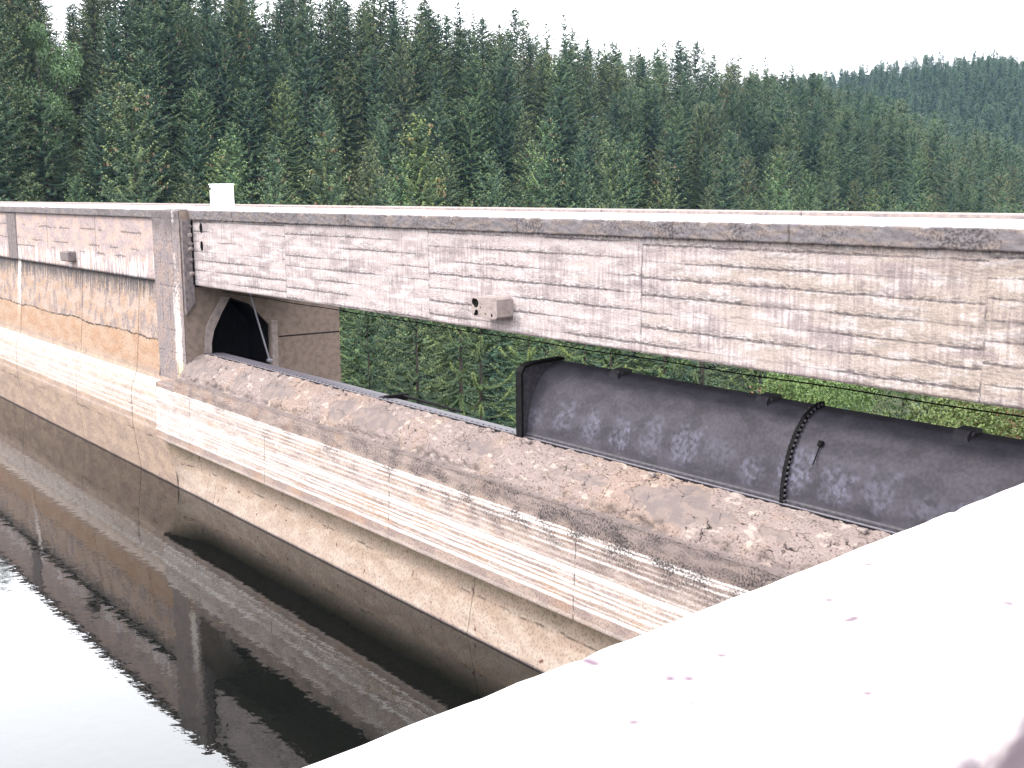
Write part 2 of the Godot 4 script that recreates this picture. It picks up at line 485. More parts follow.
# gate skin: dark weathered paint with dried, pale blue-grey scuffs low down
func skin_look(x: float, s: float) -> Color:
	var mid := soft.get_noise_2d(x * 0.9, s * 1.6)
	var sp := soft.get_noise_2d(x * 9.0, s * 9.0)
	var fine := soft.get_noise_2d(x * 30.0, s * 12.0)
	var c := Color(0.262, 0.248, 0.28).lerp(Color(0.295, 0.28, 0.315), ss(-0.4, 0.4, mid))
	c = c.lightened(0.05 * sp) if sp > 0 else c.darkened(-0.12 * sp)
	var k := int(floor((x + 19.4) / 0.86))
	var inside := fposmod(x + 19.4, 0.86) / 0.86
	var w := 0.16 + 0.14 * rnd(k, 4)
	var edge := 0.14 * soft.get_noise_2d(x * 3.0, s * 3.0) + 0.08 * sp
	var mark := 1.0 - ss(w, w + 0.22, absf(inside - 0.45 - 0.12 * (rnd(k, 2) - 0.5) - 0.2 * (s - 0.6)) + edge)
	var hi := 0.62 + 0.38 * rnd(k, 7)
	mark *= ss(0.18, 0.36, s + edge) * (1.0 - ss(hi - 0.18, hi + 0.14, s + edge))
	mark *= 0.35 + 0.65 * rnd(k, 11)
	mark *= ss(-0.6, 0.35, soft.get_noise_2d(x * 6.0 + 7.0, s * 6.0))
	c = c.lerp(Color(0.60, 0.61, 0.71), mark * (0.44 + 0.2 * fine))
	var haze := ss(0.15, 0.5, soft.get_noise_2d(x * 1.1 + 80.0, s * 1.4)) * 0.25
	c = c.lerp(Color(0.38, 0.37, 0.41), haze * 0.5)
	c = c.lerp(Color(0.36, 0.34, 0.345), 0.7 * (1.0 - ss(0.05, 0.16, s + 0.03 * sp)))
	c = c.lerp(Color(0.19, 0.18, 0.20), 0.35 * ss(0.1, 0.5, soft.get_noise_2d(x * 1.0 + 33.0, s * 1.6)))
	return withh(c, 0.5 + 0.15 * mid + 0.1 * sp)

func parapet_look(x: float, s: float) -> Color:
	# s: 1.1 camera side, 0.42 top, then the outer side
	var mid := soft.get_noise_2d(x * 1.8, s * 1.8)
	var sp := soft.get_noise_2d(x * 9.0, s * 9.0)
	var fine := grain.get_noise_2d(x * 60.0, s * 60.0)
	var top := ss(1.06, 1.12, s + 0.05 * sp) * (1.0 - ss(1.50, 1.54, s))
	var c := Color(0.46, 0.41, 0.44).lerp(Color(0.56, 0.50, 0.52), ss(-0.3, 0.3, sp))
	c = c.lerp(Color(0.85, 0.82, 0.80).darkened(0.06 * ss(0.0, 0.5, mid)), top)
	var h := 0.5 + 0.12 * mid + 0.10 * sp + 0.03 * fine
	var pit := ss(0.905, 0.935, grain.get_noise_2d(x * 12.0 + 1.7, s * 16.0))
	c = c.lerp(Color(0.30, 0.22, 0.28), pit * 0.85)
	h -= 0.25 * pit
	h -= 0.5 * exp(-absf(s - 1.1) / 0.03) * ss(0.0, 0.4, soft.get_noise_2d(x * 5.0, 77.0))
	return withh(c, h)

# ------------------------------------------------------------------ vegetation
var nrm := PackedVector3Array()     # normals of the crown being grown: they follow its outside, so that it is shaded as a mass
func leaf(v: PackedVector3Array, col: PackedColorArray, at: Vector3, dir: Vector3, side: Vector3, l: float, w: float, c: Color, out := Vector3.UP) -> void:
	var tip := at + dir * l
	var m := at + dir * (l * 0.45)
	var g := dir.cross(side)
	if g.dot(out) < 0.0:
		g = -g
		side = -side
	v.append_array([at, m + side * w, tip, at, tip, m - side * w])
	c = Color(c.r * 1.8, c.g * 1.8, c.b * 1.8)
	var n := (out.normalized() * 0.7 + g.normalized() * 0.8).normalized()
	for i in 6:
		col.append(c)
		nrm.append(n)

func soup(v: PackedVector3Array, col: PackedColorArray) -> ArrayMesh:
	var arr := []
	arr.resize(Mesh.ARRAY_MAX)
	arr[Mesh.ARRAY_VERTEX] = v
	arr[Mesh.ARRAY_COLOR] = col
	arr[Mesh.ARRAY_NORMAL] = nrm
	nrm = PackedVector3Array()
	var me := ArrayMesh.new()
	me.add_surface_from_arrays(Mesh.PRIMITIVE_TRIANGLES, arr)
	return me

func spruce_crown(seed_: int, H: float, R: float, gap: float, step: float, len_: float, cones := 0.0, droop := 1.0) -> ArrayMesh:
	var r := RandomNumberGenerator.new()
	r.seed = seed_
	var v := PackedVector3Array()
	var col := PackedColorArray()
	var y := H * r.randf_range(0.05, 0.10)
	var turn := 0.0
	while y < H * 0.985:
		var t := y / H
		var L := R * pow(1.0 - t, 0.64) + 0.22
		L *= r.randf_range(0.86, 1.1)
		var nb := 7 if t < 0.6 else 6
		turn += r.randf_range(0.3, 1.2)
		for b in nb:
			if r.randf() < 0.07:
				continue
			var az := turn + TAU * b / nb + r.randf_range(-0.25, 0.25)
			var d := Vector3(cos(az), 0, sin(az))
			var side := Vector3(-d.z, 0, d.x)
			var l := L * r.randf_range(0.72, 1.14)
			var y0 := y + r.randf_range(-0.5, 0.5) * gap
			var up := lerpf(-0.28 * droop, 0.55, ss(0.35, 0.97, t)) + r.randf_range(-0.1, 0.1)
			var tone := r.randf_range(0.82, 1.2)
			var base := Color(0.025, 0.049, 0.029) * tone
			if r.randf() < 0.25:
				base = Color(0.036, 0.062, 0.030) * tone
			var n := maxi(2, int(l / step))
			for i in n:
				var p := (i + r.randf_range(0.3, 1.0)) / n
				var at := d * (l * p) + Vector3(0, y0 + l * (up * p - 0.30 * droop * p * (1.0 - p) + 0.16 * p * p * p), 0)
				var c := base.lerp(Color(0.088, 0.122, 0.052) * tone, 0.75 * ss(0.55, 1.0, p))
				var w := len_ * r.randf_range(0.7, 1.25) * (1.0 - 0.35 * p)
				for s: float in [-1.0, 1.0]:
					var dir := (d * r.randf_range(0.4, 0.9) + side * s * r.randf_range(0.5, 0.95) + Vector3.DOWN * r.randf_range(0.1, 0.75) * droop).normalized()
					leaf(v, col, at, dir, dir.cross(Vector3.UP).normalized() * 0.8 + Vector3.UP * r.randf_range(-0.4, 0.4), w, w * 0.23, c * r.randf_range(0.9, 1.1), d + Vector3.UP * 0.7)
				var hang := (Vector3.DOWN + d * r.randf_range(-0.1, 0.7) + side * r.randf_range(-0.5, 0.5)).normalized()
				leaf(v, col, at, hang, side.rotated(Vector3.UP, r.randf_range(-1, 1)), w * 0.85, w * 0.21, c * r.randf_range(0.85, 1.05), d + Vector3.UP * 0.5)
			if cones > 0.0 and t > 0.55 and r.randf() < cones:
				var cp := d * (l * 0.85) + Vector3(0, y0 + l * up * 0.85 - 0.05, 0)
				for q in 4:
					leaf(v, col, cp + Vector3(r.randf_range(-0.3, 0.3), 0, r.randf_range(-0.3, 0.3)), Vector3.DOWN, side.rotated(Vector3.UP, q * 1.6), 0.32, 0.09, Color(0.055, 0.045, 0.030))
		y += gap * (1.2 - 0.72 * t)
	for q in 14:
		var a := r.randf() * TAU
		leaf(v, col, Vector3(0, H * 0.955 + 0.07 * q * len_, 0), Vector3(cos(a) * 0.35, 1, sin(a) * 0.35).normalized(), Vector3(-sin(a), 0, cos(a)), len_ * 0.9, len_ * 0.16, Color(0.06, 0.1, 0.04))
	return soup(v, col)

func trunk_mesh(H: float, r0: float) -> ArrayMesh:
	var st := begin()
	var n := 4
	r0 *= 0.8
	for i in n:
		tube(st, Vector3(0.03 * sin(i * 2.0), H * i / n, 0.03 * cos(i * 3.0)), Vector3(0.03 * sin((i + 1) * 2.0), H * (i + 1) / n, 0.03 * cos((i + 1) * 3.0)), r0 * (1.0 - 0.95 * i / n), r0 * (1.0 - 0.95 * (i + 1) / n), 7, false)
	return done(st)

func broadleaf_crown(seed_: int, H: float, R: float, count: int, size: float, a: Color, b: Color, odd: Color, odd_share: float) -> ArrayMesh:
	var r := RandomNumberGenerator.new()
	r.seed = seed_
	var v := PackedVector3Array()
	var col := PackedColorArray()
	var lumps := []
	for i in 26:
		var az := r.randf() * TAU
		var q := sqrt(r.randf())
		var yy := r.randf_range(0.35, 0.98)
		var wide := R * sqrt(maxf(0.0, 1.0 - pow((yy - 0.6) / 0.42, 2.0)))
		lumps.append([Vector3(cos(az) * wide * q, H * yy, sin(az) * wide * q), R * r.randf_range(0.22, 0.42), r.randf_range(0.7, 1.25), r.randf() < odd_share])
	for i in count:
		var l: Array = lumps[r.randi() % lumps.size()]
		var d := Vector3(r.randfn(), r.randfn() * 0.7, r.randfn()).normalized()
		var at: Vector3 = l[0] + d * l[1] * pow(r.randf(), 0.45)
		var c: Color = (odd if l[3] and r.randf() < 0.7 else a.lerp(b, r.randf())) * l[2] * r.randf_range(0.8, 1.2)
		var dir := (d + Vector3(r.randfn(), r.randfn() - 0.5, r.randfn()) * 0.7).normalized()
		leaf(v, col, at, dir, dir.cross(Vector3(r.randfn(), r.randfn(), r.randfn())).normalized(), size * r.randf_range(0.7, 1.3), size * 0.35, c, d + Vector3.UP * 0.4)
	return soup(v, col)

func broadleaf_limbs(seed_: int, H: float, R: float) -> ArrayMesh:
	var r := RandomNumberGenerator.new()
	r.seed = seed_
	var st := begin()
	tube(st, Vector3.ZERO, Vector3(0.1, H * 0.45, 0.05), H * 0.018, H * 0.012, 8, false)
	for i in 9:
		var az := TAU * i / 9.0 + r.randf()
		var a := Vector3(0.1, H * r.randf_range(0.25, 0.45), 0.05)
		var b := Vector3(cos(az) * R * 0.45, H * r.randf_range(0.5, 0.7), sin(az) * R * 0.45)
		var c := Vector3(cos(az) * R * 0.75, H * r.randf_range(0.65, 0.92), sin(az) * R * 0.75)
		tube(st, a, b, H * 0.009, H * 0.006, 6, false)
		tube(st, b, c, H * 0.006, H * 0.002, 6, false)
	return done(st)

func ground_y(x: float, z: float) -> float:
	var t := clampf((-x - 108.0) / 77.0, 0.0, 1.0)
	var h := -24.0 + (32.0 + 8.0 * ss(-190.0, -70.0, z)) * lerpf(t, ss(0.0, 1.0, t), 0.4)
	if x < -185.0:
		h += (x + 185.0) * 0.08
	var nose := 1.0 - pow(clampf((-180.0 - z) / 145.0, 0.0, 1.0), 2.0)
	h = lerpf(-24.0, h, nose)
	h = maxf(h, -24.0 + 30.0 * ss(60.0, 220.0, x))
	h += 72.0 * ss(-290.0, -610.0, z) * (1.0 + 0.06 * sin(x * 0.013 + 1.0) + 0.04 * sin(x * 0.031))
	return h + 1.2 * soft.get_noise_2d(x * 0.03, z * 0.03)

func project(p: Vector3) -> Vector2:
	var q := cam.transform.affine_inverse() * p
	var f := 384.0 / tan(deg_to_rad(cam.fov) * 0.5)
	return Vector2(512.0 + f * q.x / maxf(-q.z, 0.01), 384.0 - f * q.y / maxf(-q.z, 0.01)) if q.z < -0.1 else Vector2(-9999, 0)

# ------------------------------------------------------------------ the scene
func _ready() -> void:
	cam = Camera3D.new()
	cam.name = "camera"
	cam.fov = 36.93
	cam.near = 0.05
	cam.far = 4000.0
	cam.rotation_degrees = Vector3(-9.466, 52.282, -0.3)
	add_child(cam)
	var env := Environment.new()
	env.background_mode = Environment.BG_SKY
	var sm := ProceduralSkyMaterial.new()
	sm.sky_top_color = Color(0.97, 0.98, 1.0)
	sm.sky_horizon_color = Color(0.66, 0.66, 0.67)
	sm.sky_curve = 0.16
	sm.ground_horizon_color = Color(0.5, 0.5, 0.48)
	sm.ground_bottom_color = Color(0.25, 0.25, 0.22)
	env.sky = Sky.new()
	env.sky.sky_material = sm
	env.background_energy_multiplier = 2.55
	env.tonemap_mode = Environment.TONE_MAPPER_LINEAR
	env.tonemap_exposure = 3.4
	env.sdfgi_enabled = true
	env.ssao_enabled = true
	env.ssil_enabled = true
	env.fog_enabled = true
	env.fog_light_color = Color(0.66, 0.79, 1.0)
	env.fog_density = 0.000045
	var we := WorldEnvironment.new()
	we.name = "environment"
	we.environment = env
	add_child(we)
	var sun := DirectionalLight3D.new()
	sun.name = "sun"
	sun.light_energy = 0.4
	sun.light_color = Color(1.0, 0.95, 0.88)
	sun.light_angular_distance = 10.0
	sun.sky_mode = DirectionalLight3D.SKY_MODE_LIGHT_ONLY
	sun.shadow_enabled = true
	sun.look_at_from_position(Vector3(-7, 11, 9), Vector3.ZERO)
	add_child(sun)

	soft.noise_type = FastNoiseLite.TYPE_SIMPLEX
	soft.seed = 5
	soft.frequency = 1.0
	soft.fractal_octaves = 3
	grain.noise_type = FastNoiseLite.TYPE_SIMPLEX
	grain.seed = 8
	grain.frequency = 1.0
	grain.fractal_type = FastNoiseLite.FRACTAL_NONE
	cells.noise_type = FastNoiseLite.TYPE_CELLULAR
	cells.seed = 3
	cells.frequency = 1.0
	cells.fractal_type = FastNoiseLite.FRACTAL_NONE
	cells.cellular_return_type = FastNoiseLite.RETURN_DISTANCE
	rng.seed = 77

	M.pale = plain_concrete(Color(0.42, 0.39, 0.40), Color(0.56, 0.51, 0.50), Color(0.66, 0.60, 0.57), 0.35, 4)
	M.grey = plain_concrete(Color(0.30, 0.28, 0.29), Color(0.44, 0.405, 0.41), Color(0.55, 0.49, 0.47), 0.4, 14)
	M.brown = plain_concrete(Color(0.40, 0.345, 0.315), Color(0.48, 0.42, 0.385), Color(0.56, 0.49, 0.45), 0.33, 24)
	M.dark = plain_concrete(Color(0.05, 0.045, 0.05), Color(0.11, 0.10, 0.10), Color(0.16, 0.145, 0.14), 0.5, 34)
	M.road = plain_concrete(Color(0.68, 0.66, 0.68), Color(0.80, 0.78, 0.80), Color(0.86, 0.84, 0.85), 0.3, 44)
	M.steel = steel(Color(0.15, 0.14, 0.16), Color(0.22, 0.21, 0.23), 0.7, 2)
	M.black = steel(Color(0.04, 0.036, 0.04), Color(0.08, 0.075, 0.08), 0.75, 6)
	M.black.metallic_specular = 0.18
	M.lip = steel(Color(0.25, 0.235, 0.26), Color(0.33, 0.315, 0.345), 0.5, 9)
	M.galv = steel(Color(0.38, 0.37, 0.40), Color(0.48, 0.47, 0.50), 0.45, 12)
	M.white = steel(Color(0.86, 0.86, 0.85), Color(0.90, 0.90, 0.90), 0.45, 15)
	M.bark = steel(Color(0.13, 0.11, 0.10), Color(0.24, 0.21, 0.19), 0.95, 18)

	build_ground()
	build_left_wall()
	build_pier()
	build_spillway()
	build_bridge()
	build_gates()
	build_near_parapet()
	build_small_things()
	build_forest()

func build_ground() -> void:
	# terrain sheet
	var st := SurfaceTool.new()
	st.begin(Mesh.PRIMITIVE_TRIANGLES)
	var xs := []
	var zs := []
	var x := -900.0
	while x <= 700.0:
		xs.append(x); x += 12.5
	var z := 300.0
	while z >= -1500.0:
		zs.append(z); z -= 12.5 if z > -700.0 else 50.0
	for b in zs:
		for a in xs:
			# the reservoir bed lies lower upstream of the dam
			var h := ground_y(a, b)
			if b > -16.0:
				h = minf(h, -26.0) if a > -140.0 and a < 140.0 else h
			st.add_vertex(Vector3(a, h, b))
	for j in zs.size() - 1:
		for i in xs.size() - 1:
			var p := j * xs.size() + i
			for q in [p, p + xs.size(), p + 1, p + 1, p + xs.size(), p + xs.size() + 1]:
				st.add_index(q)
	st.generate_normals()
	var m := StandardMaterial3D.new()
	m.albedo_texture = noise_tex(512, 0.02, [Color(0.16, 0.19, 0.10), Color(0.24, 0.27, 0.13), Color(0.30, 0.28, 0.18)], [0.2, 0.5, 0.85], 61)
	m.uv1_triplanar = true
	m.uv1_world_triplanar = true
	m.uv1_scale = Vector3.ONE * 0.08
	m.roughness = 1.0
	put("ground", st.commit(), m).set_meta("kind", "structure")
	# reservoir
	var w := begin()
	face(w, Vector3(-500, WATER_Y, -14.9), Vector3(400, WATER_Y, -14.9), Vector3(400, WATER_Y, 300), Vector3(-500, WATER_Y, 300), Vector3.UP)
	var wm := StandardMaterial3D.new()
	wm.albedo_color = Color(0.03, 0.035, 0.03)
	wm.roughness = 0.01
	wm.metallic_specular = 0.48
	wm.normal_enabled = true
	wm.normal_texture = noise_tex(512, 0.02, [], [], 71, true, 6.0)
	wm.normal_scale = 0.022
	wm.uv1_triplanar = true
	wm.uv1_world_triplanar = true
	wm.uv1_scale = Vector3(0.16, 0.16, 0.16)
	put("water", done(w), wm).set_meta("kind", "structure")

func build_left_wall() -> void:
	var o := thing("dam_wall", "long stained concrete dam wall left of the square pillar, standing in the reservoir", "dam", Vector3(-39, 0, 0))
	var kid := func(n: Node3D) -> void: n.position.x = 39.0
	var x0 := -90.0
	var x1 := -39.0
	kid.call(sweep("lower_face", o, [Vector2(-14.54, -12.0), Vector2(-14.50, -10.0), Vector2(-14.27, -8.28), Vector2(-14.30, -6.95), Vector2(-14.57, -6.25)], x0, -37.6, 0.12, 0.12, 1100, 150, left_look, 0.08, 0.92, 1.5, 0.78))
	kid.call(sweep("middle_face", o, [Vector2(-14.57, -6.25), Vector2(-14.70, -5.0), Vector2(-14.86, -2.95)], x0, x1, 0.12, 0.12, 1100, 120, func(x, s): return left_look(x, s + 5.75), 0.05, 0.92, 1.5, 0.79))
	kid.call(sweep("upper_panel", o, [Vector2(-14.9, -2.98), Vector2(-14.72, -2.97), Vector2(-14.74, -0.80)], x0, x1, 0.1, 0.1, 1200, 64, func(x, s): return upper_look(x, s - 0.18), 0.05, 0.92, 1.0, 0.78))
	kid.call(sweep("coping", o, [Vector2(-14.78, -0.80), Vector2(-14.64, -0.80), Vector2(-14.64, -0.515), Vector2(-15.4, -0.505)], x0, x1, 0.09, 0.05, 1200, 40, func(x, s): return coping_look(x, s - 0.02), 0.05, 0.9, 1.2))
	var st := begin()
	extrude(st, PackedVector2Array([Vector2(-14.95, -25.5), Vector2(-14.95, -0.82), Vector2(-15.39, -0.53), Vector2(-19.3, -0.53), Vector2(-19.3, -4.0), Vector2(-33.0, -25.5)]), -170.0, -39.0)
	# the rest of the wall, farther off than the picture shows
	extrude(st, PackedVector2Array([Vector2(-14.52, -25.5), Vector2(-14.29, -8.28), Vector2(-14.32, -6.95), Vector2(-14.59, -6.25), Vector2(-14.86, -2.96), Vector2(-14.74, -2.95), Vector2(-14.64, -0.515), Vector2(-14.96, -0.52), Vector2(-14.96, -25.5)]), -170.0, x0)
	kid.call(put("wall_body", done(st), M.pale, o))
	var rd := begin()
	bevel_box(rd, Vector3(-170, -0.55, -19.0), Vector3(-39, -0.50, -15.3), 0.01)
	kid.call(put("crest_walk", done(rd), M.road, o))
	var kb := begin()
	bevel_box(kb, Vector3(-170, -0.6, -19.3), Vector3(-39.0, -0.40, -19.0), 0.03)
	kid.call(put("kerb", done(kb), M.pale, o))
	for px in [-57.2, -76.0]:
		var p := begin()
		bevel_box(p, Vector3(px - 0.75, -2.95, -14.9), Vector3(px + 0.75, -0.805, -14.69), 0.03)
		kid.call(put("pilaster", done(p), M.grey, o))
	var bl := begin()
	bevel_box(bl, Vector3(-48.9, -2.68, -14.9), Vector3(-47.9, -2.28, -14.38), 0.04)
	kid.call(put("concrete_block", done(bl), M.grey, o))
	var mound := begin()
	for q in 5:
		var mx := -57.0 + q * 0.35
		tube(mound, Vector3(mx, -0.50, -15.1), Vector3(mx + 0.5, -0.47, -15.1), 0.05 + 0.05 * rnd(q, 1), 0.06 + 0.06 * rnd(q, 2), 7)
	kid.call(put("mortar_lump", done(mound), M.road, o))

func build_pier() -> void:
	var o := thing("bridge_pier", "square concrete pillar with a white lime streak carrying the left end of the bridge", "pillar", Vector3(-37.8, 0, 0))
	var kid := func(n: Node3D) -> void: n.position.x = 37.8
	kid.call(sweep("front_face", o, [Vector2(-14.60, -6.45), Vector2(-14.60, -0.56), Vector2(-14.66, -0.515), Vector2(-15.2, -0.51)], -39.0, -36.6, 0.05, 0.06, 160, 400, pillar_look, 0.05, 0.92, 1.2))
	# shaft with a gate recess in its flank
	var solid := PackedVector2Array([Vector2(-14.62, -0.53), Vector2(-20.42, -0.53), Vector2(-20.44, -25.5), Vector2(-14.62, -25.5)])
	var hole := PackedVector2Array([Vector2(-16.25, -3.46), Vector2(-15.93, -3.95), Vector2(-15.63, -4.52), Vector2(-15.52, -4.95), Vector2(-15.50, -5.6), Vector2(-17.66, -5.9), Vector2(-17.68, -4.5), Vector2(-16.97, -3.72)])
	var st := begin()
	# left of the recess depth: full outline, thin slice in front of it: outline with the hole cut out
	extrude(st, solid, -39.0, -38.6)
	var shell := begin()
	var ring := [PackedVector2Array([solid[0], Vector2(-14.62, -5.6), hole[4], hole[3], hole[2], hole[1], hole[0], Vector2(-16.25, -0.53)]),
		PackedVector2Array([Vector2(-16.25, -0.53), hole[0], hole[7], hole[6], hole[5], Vector2(-20.42, -5.9), solid[1]]),
		PackedVector2Array([Vector2(-14.62, -5.6), hole[4], hole[5], Vector2(-20.42, -5.9), solid[2], solid[3]])]
	for part in ring:
		extrude(shell, part, -38.6, -36.6)
	kid.call(put("shaft", done(shell), M.brown, o))
	kid.call(put("back", done(st), M.brown, o))
	var dk := begin()
	extrude(dk, PackedVector2Array([Vector2(-15.45, -3.4), Vector2(-17.75, -3.4), Vector2(-17.75, -5.95), Vector2(-15.45, -5.7)]), -38.599, -38.3)
	for i in [0, 1, 2, 3, 5, 6, 7]:
		var p := hole[i]
		var q := hole[(i + 1) % 8]
		var n := Vector2((q - p).y, -(q - p).x).normalized() * 0.012
		if n.dot(Vector2(-16.6, -4.8) - p) < 0.0:
			n = -n
		extrude(dk, PackedVector2Array([p + n * 0.2, q + n * 0.2, q + n * 1.2, p + n * 1.2]), -38.6, -36.72)
	kid.call(put("recess_lining", done(dk), M.black, o))
	# the pale curved rim on the upstream side of the recess
	var rim := begin()
	var outer := [Vector2(-15.95, -3.42), Vector2(-15.62, -3.90), Vector2(-15.36, -4.36), Vector2(-15.27, -4.85), Vector2(-15.26, -5.5)]
	var inner := [Vector2(-16.23, -3.45), Vector2(-15.91, -3.96), Vector2(-15.61, -4.53), Vector2(-15.505, -4.96), Vector2(-15.485, -5.5)]
	for i in 4:
		extrude(rim, PackedVector2Array([outer[i], outer[i + 1], inner[i + 1], inner[i]]), -36.7, -36.54)
	kid.call(put("recess_rim", done(rim), M.pale, o))
	var post := begin()
	bevel_box(post, Vector3(-37.2, -6.2, -17.95), Vector3(-36.56, -4.35, -17.70), 0.03)
	kid.call(put("recess_post", done(post), M.pale, o))
	# bearing block under the end of the coping, with a sloping foot
	var sb := begin()
	extrude(sb, PackedVector2Array([Vector2(-14.64, -0.83), Vector2(-14.97, -0.83), Vector2(-14.97, -3.55), Vector2(-14.64, -3.95)]), -36.6, -36.46)
	kid.call(put("bearing_block", done(sb), M.grey, o))
	var gap := begin()
	bevel_box(gap, Vector3(-36.462, -2.95, -14.995), Vector3(-36.44, -0.86, -14.93), 0.005)
	kid.call(put("joint_gap", done(gap), M.black, o))
	for q in 6:
		var yy: float = [-1.05, -1.32, -1.63, -1.78, -2.15, -2.6][q]
		var lump := begin()
		bevel_box(lump, Vector3(-0.09, -0.08, -0.07), Vector3(0.09, 0.08, 0.07) * (0.6 + 0.5 * rnd(q, 2)), 0.035, Transform3D(Basis.from_euler(Vector3(rnd(q, 1), 3.0 * rnd(q, 4), rnd(q, 5))), Vector3(-36.47, yy, -14.90)))
		kid.call(put("broken_lump", done(lump), M.pale if q % 2 else M.grey, o))
	# construction joints on the flank: thin proud lips
	var lip := begin()
	bevel_box(lip, Vector3(-36.62, -4.96, -20.4), Vector3(-36.585, -4.91, -18.0), 0.012)
	kid.call(put("joint_lip", done(lip), M.dark, o))
	var lip2 := begin()
	bevel_box(lip2, Vector3(-36.62, -3.05, -16.6), Vector3(-36.56, -2.96, -14.99), 0.02)
	kid.call(put("joint_lip", done(lip2), M.dark, o))
	var ml := begin()
	for q in 4:
		tube(ml, Vector3(-38.4 + q * 0.4, -0.49, -15.0), Vector3(-38.0 + q * 0.4, -0.46, -15.05), 0.07 + 0.05 * rnd(q, 6), 0.06 + 0.05 * rnd(q, 8), 7)
	kid.call(put("mortar_lump", done(ml), M.road, o))

func build_spillway() -> void:
	var o := thing("spillway_crest", "weathered spillway crest with white waterline stripes and broken concrete below the steel gates", "spillway", Vector3(-19, 0, 0))
	var kid := func(n: Node3D) -> void: n.position.x = 19.0
	var x0 := -36.6
	var x1 := -1.0
	kid.call(sweep("recessed_wall", o, [Vector2(-14.46, -12.1), Vector2(-14.50, -10.0), Vector2(-14.84, -8.3)], -37.7, x1, 0.1, 0.1, 1100, 110, recess_look, 0.05, 0.92, 1.2, 0.78, func(x, s): return 0.57 * (1.0 - ss(-37.7, -35.9, x)) * ss(2.0, 3.85, s)))
	kid.call(sweep("striped_face", o, [Vector2(-14.05, -8.27), Vector2(-14.14, -6.28), Vector2(-14.18, -6.06)], x0, x1, 0.06, 0.06, 2048, 144, spill_look, 0.03, 0.9, 1.2, 0.80))
	# left end of the corbel runs on below the pillar and dies into the wall
	kid.call(sweep("striped_end", o, [Vector2(-14.05, -8.27), Vector2(-14.13, -6.34), Vector2(-14.62, -6.26)], -38.2, x0, 0.06, 0.06, 128, 144, spill_look, 0.03, 0.9, 1.2, 0.80))
	var cb := begin()
	extrude(cb, PackedVector2Array([Vector2(-14.06, -8.275), Vector2(-14.9, -8.275), Vector2(-14.9, -6.6), Vector2(-14.17, -6.48)]), -38.19, x1)
	kid.call(put("corbel", done(cb), M.brown, o))
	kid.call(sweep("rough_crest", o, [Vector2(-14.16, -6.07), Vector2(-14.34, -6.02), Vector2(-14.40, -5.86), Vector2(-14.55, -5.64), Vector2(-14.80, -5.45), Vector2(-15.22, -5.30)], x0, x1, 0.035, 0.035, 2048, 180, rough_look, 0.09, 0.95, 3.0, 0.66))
	var st := begin()
	extrude(st, PackedVector2Array([Vector2(-14.9, -25.5), Vector2(-14.9, -6.2), Vector2(-14.45, -6.12), Vector2(-14.85, -5.6), Vector2(-15.25, -5.42), Vector2(-16.4, -5.55), Vector2(-18.0, -6.8), Vector2(-20.5, -10.5), Vector2(-26.0, -25.5)]), -36.6, x1)
	kid.call(put("weir_body", done(st), M.brown, o))
	# sill steel: dark angle, bright worn rail, then a flat plate below the gates
	var a := begin()
	bevel_box(a, Vector3(x0, -5.36, -15.27), Vector3(x1, -5.275, -15.20), 0.012)
	kid.call(put("sill_angle", done(a), M.black, o))
	var b := begin()
	bevel_box(b, Vector3(x0, -5.36, -15.33), Vector3(x1, -5.262, -15.285), 0.012)
	kid.call(put("sill_rail", done(b), M.lip, o))
	var c := begin()
	bevel_box(c, Vector3(x0, -5.40, -15.42), Vector3(x1, -5.29, -15.335), 0.012)
	kid.call(put("sill_plate", done(c), M.lip, o))
	# bolt heads along the sill
	var bolts := begin()
	var x := x0 + 0.2
	while x < x1:
		bevel_box(bolts, Vector3(x, -5.30, -15.40), Vector3(x + 0.05, -5.268, -15.35), 0.01)
		x += 0.22
	var bm := put("sill_bolts", done(bolts), M.black, o)
	bm.set_meta("kind", "stuff")
	kid.call(bm)
	# lime crumbs fallen on the crest beside the rail
	for q in [[-19.05, 0.07], [-15.3, 0.08], [-10.6, 0.08], [-30.9, 0.08]]:
		var cr := begin()
		for e in 3:
			bevel_box(cr, Vector3(q[0] + 0.07 * e, -5.33, -15.17 + 0.02 * e), Vector3(q[0] + 0.07 * e + q[1] * 0.9, -5.27 + 0.01 * e, -15.08 + 0.03 * e), 0.02)
		kid.call(put("lime_crumb", done(cr), M.pale, o))

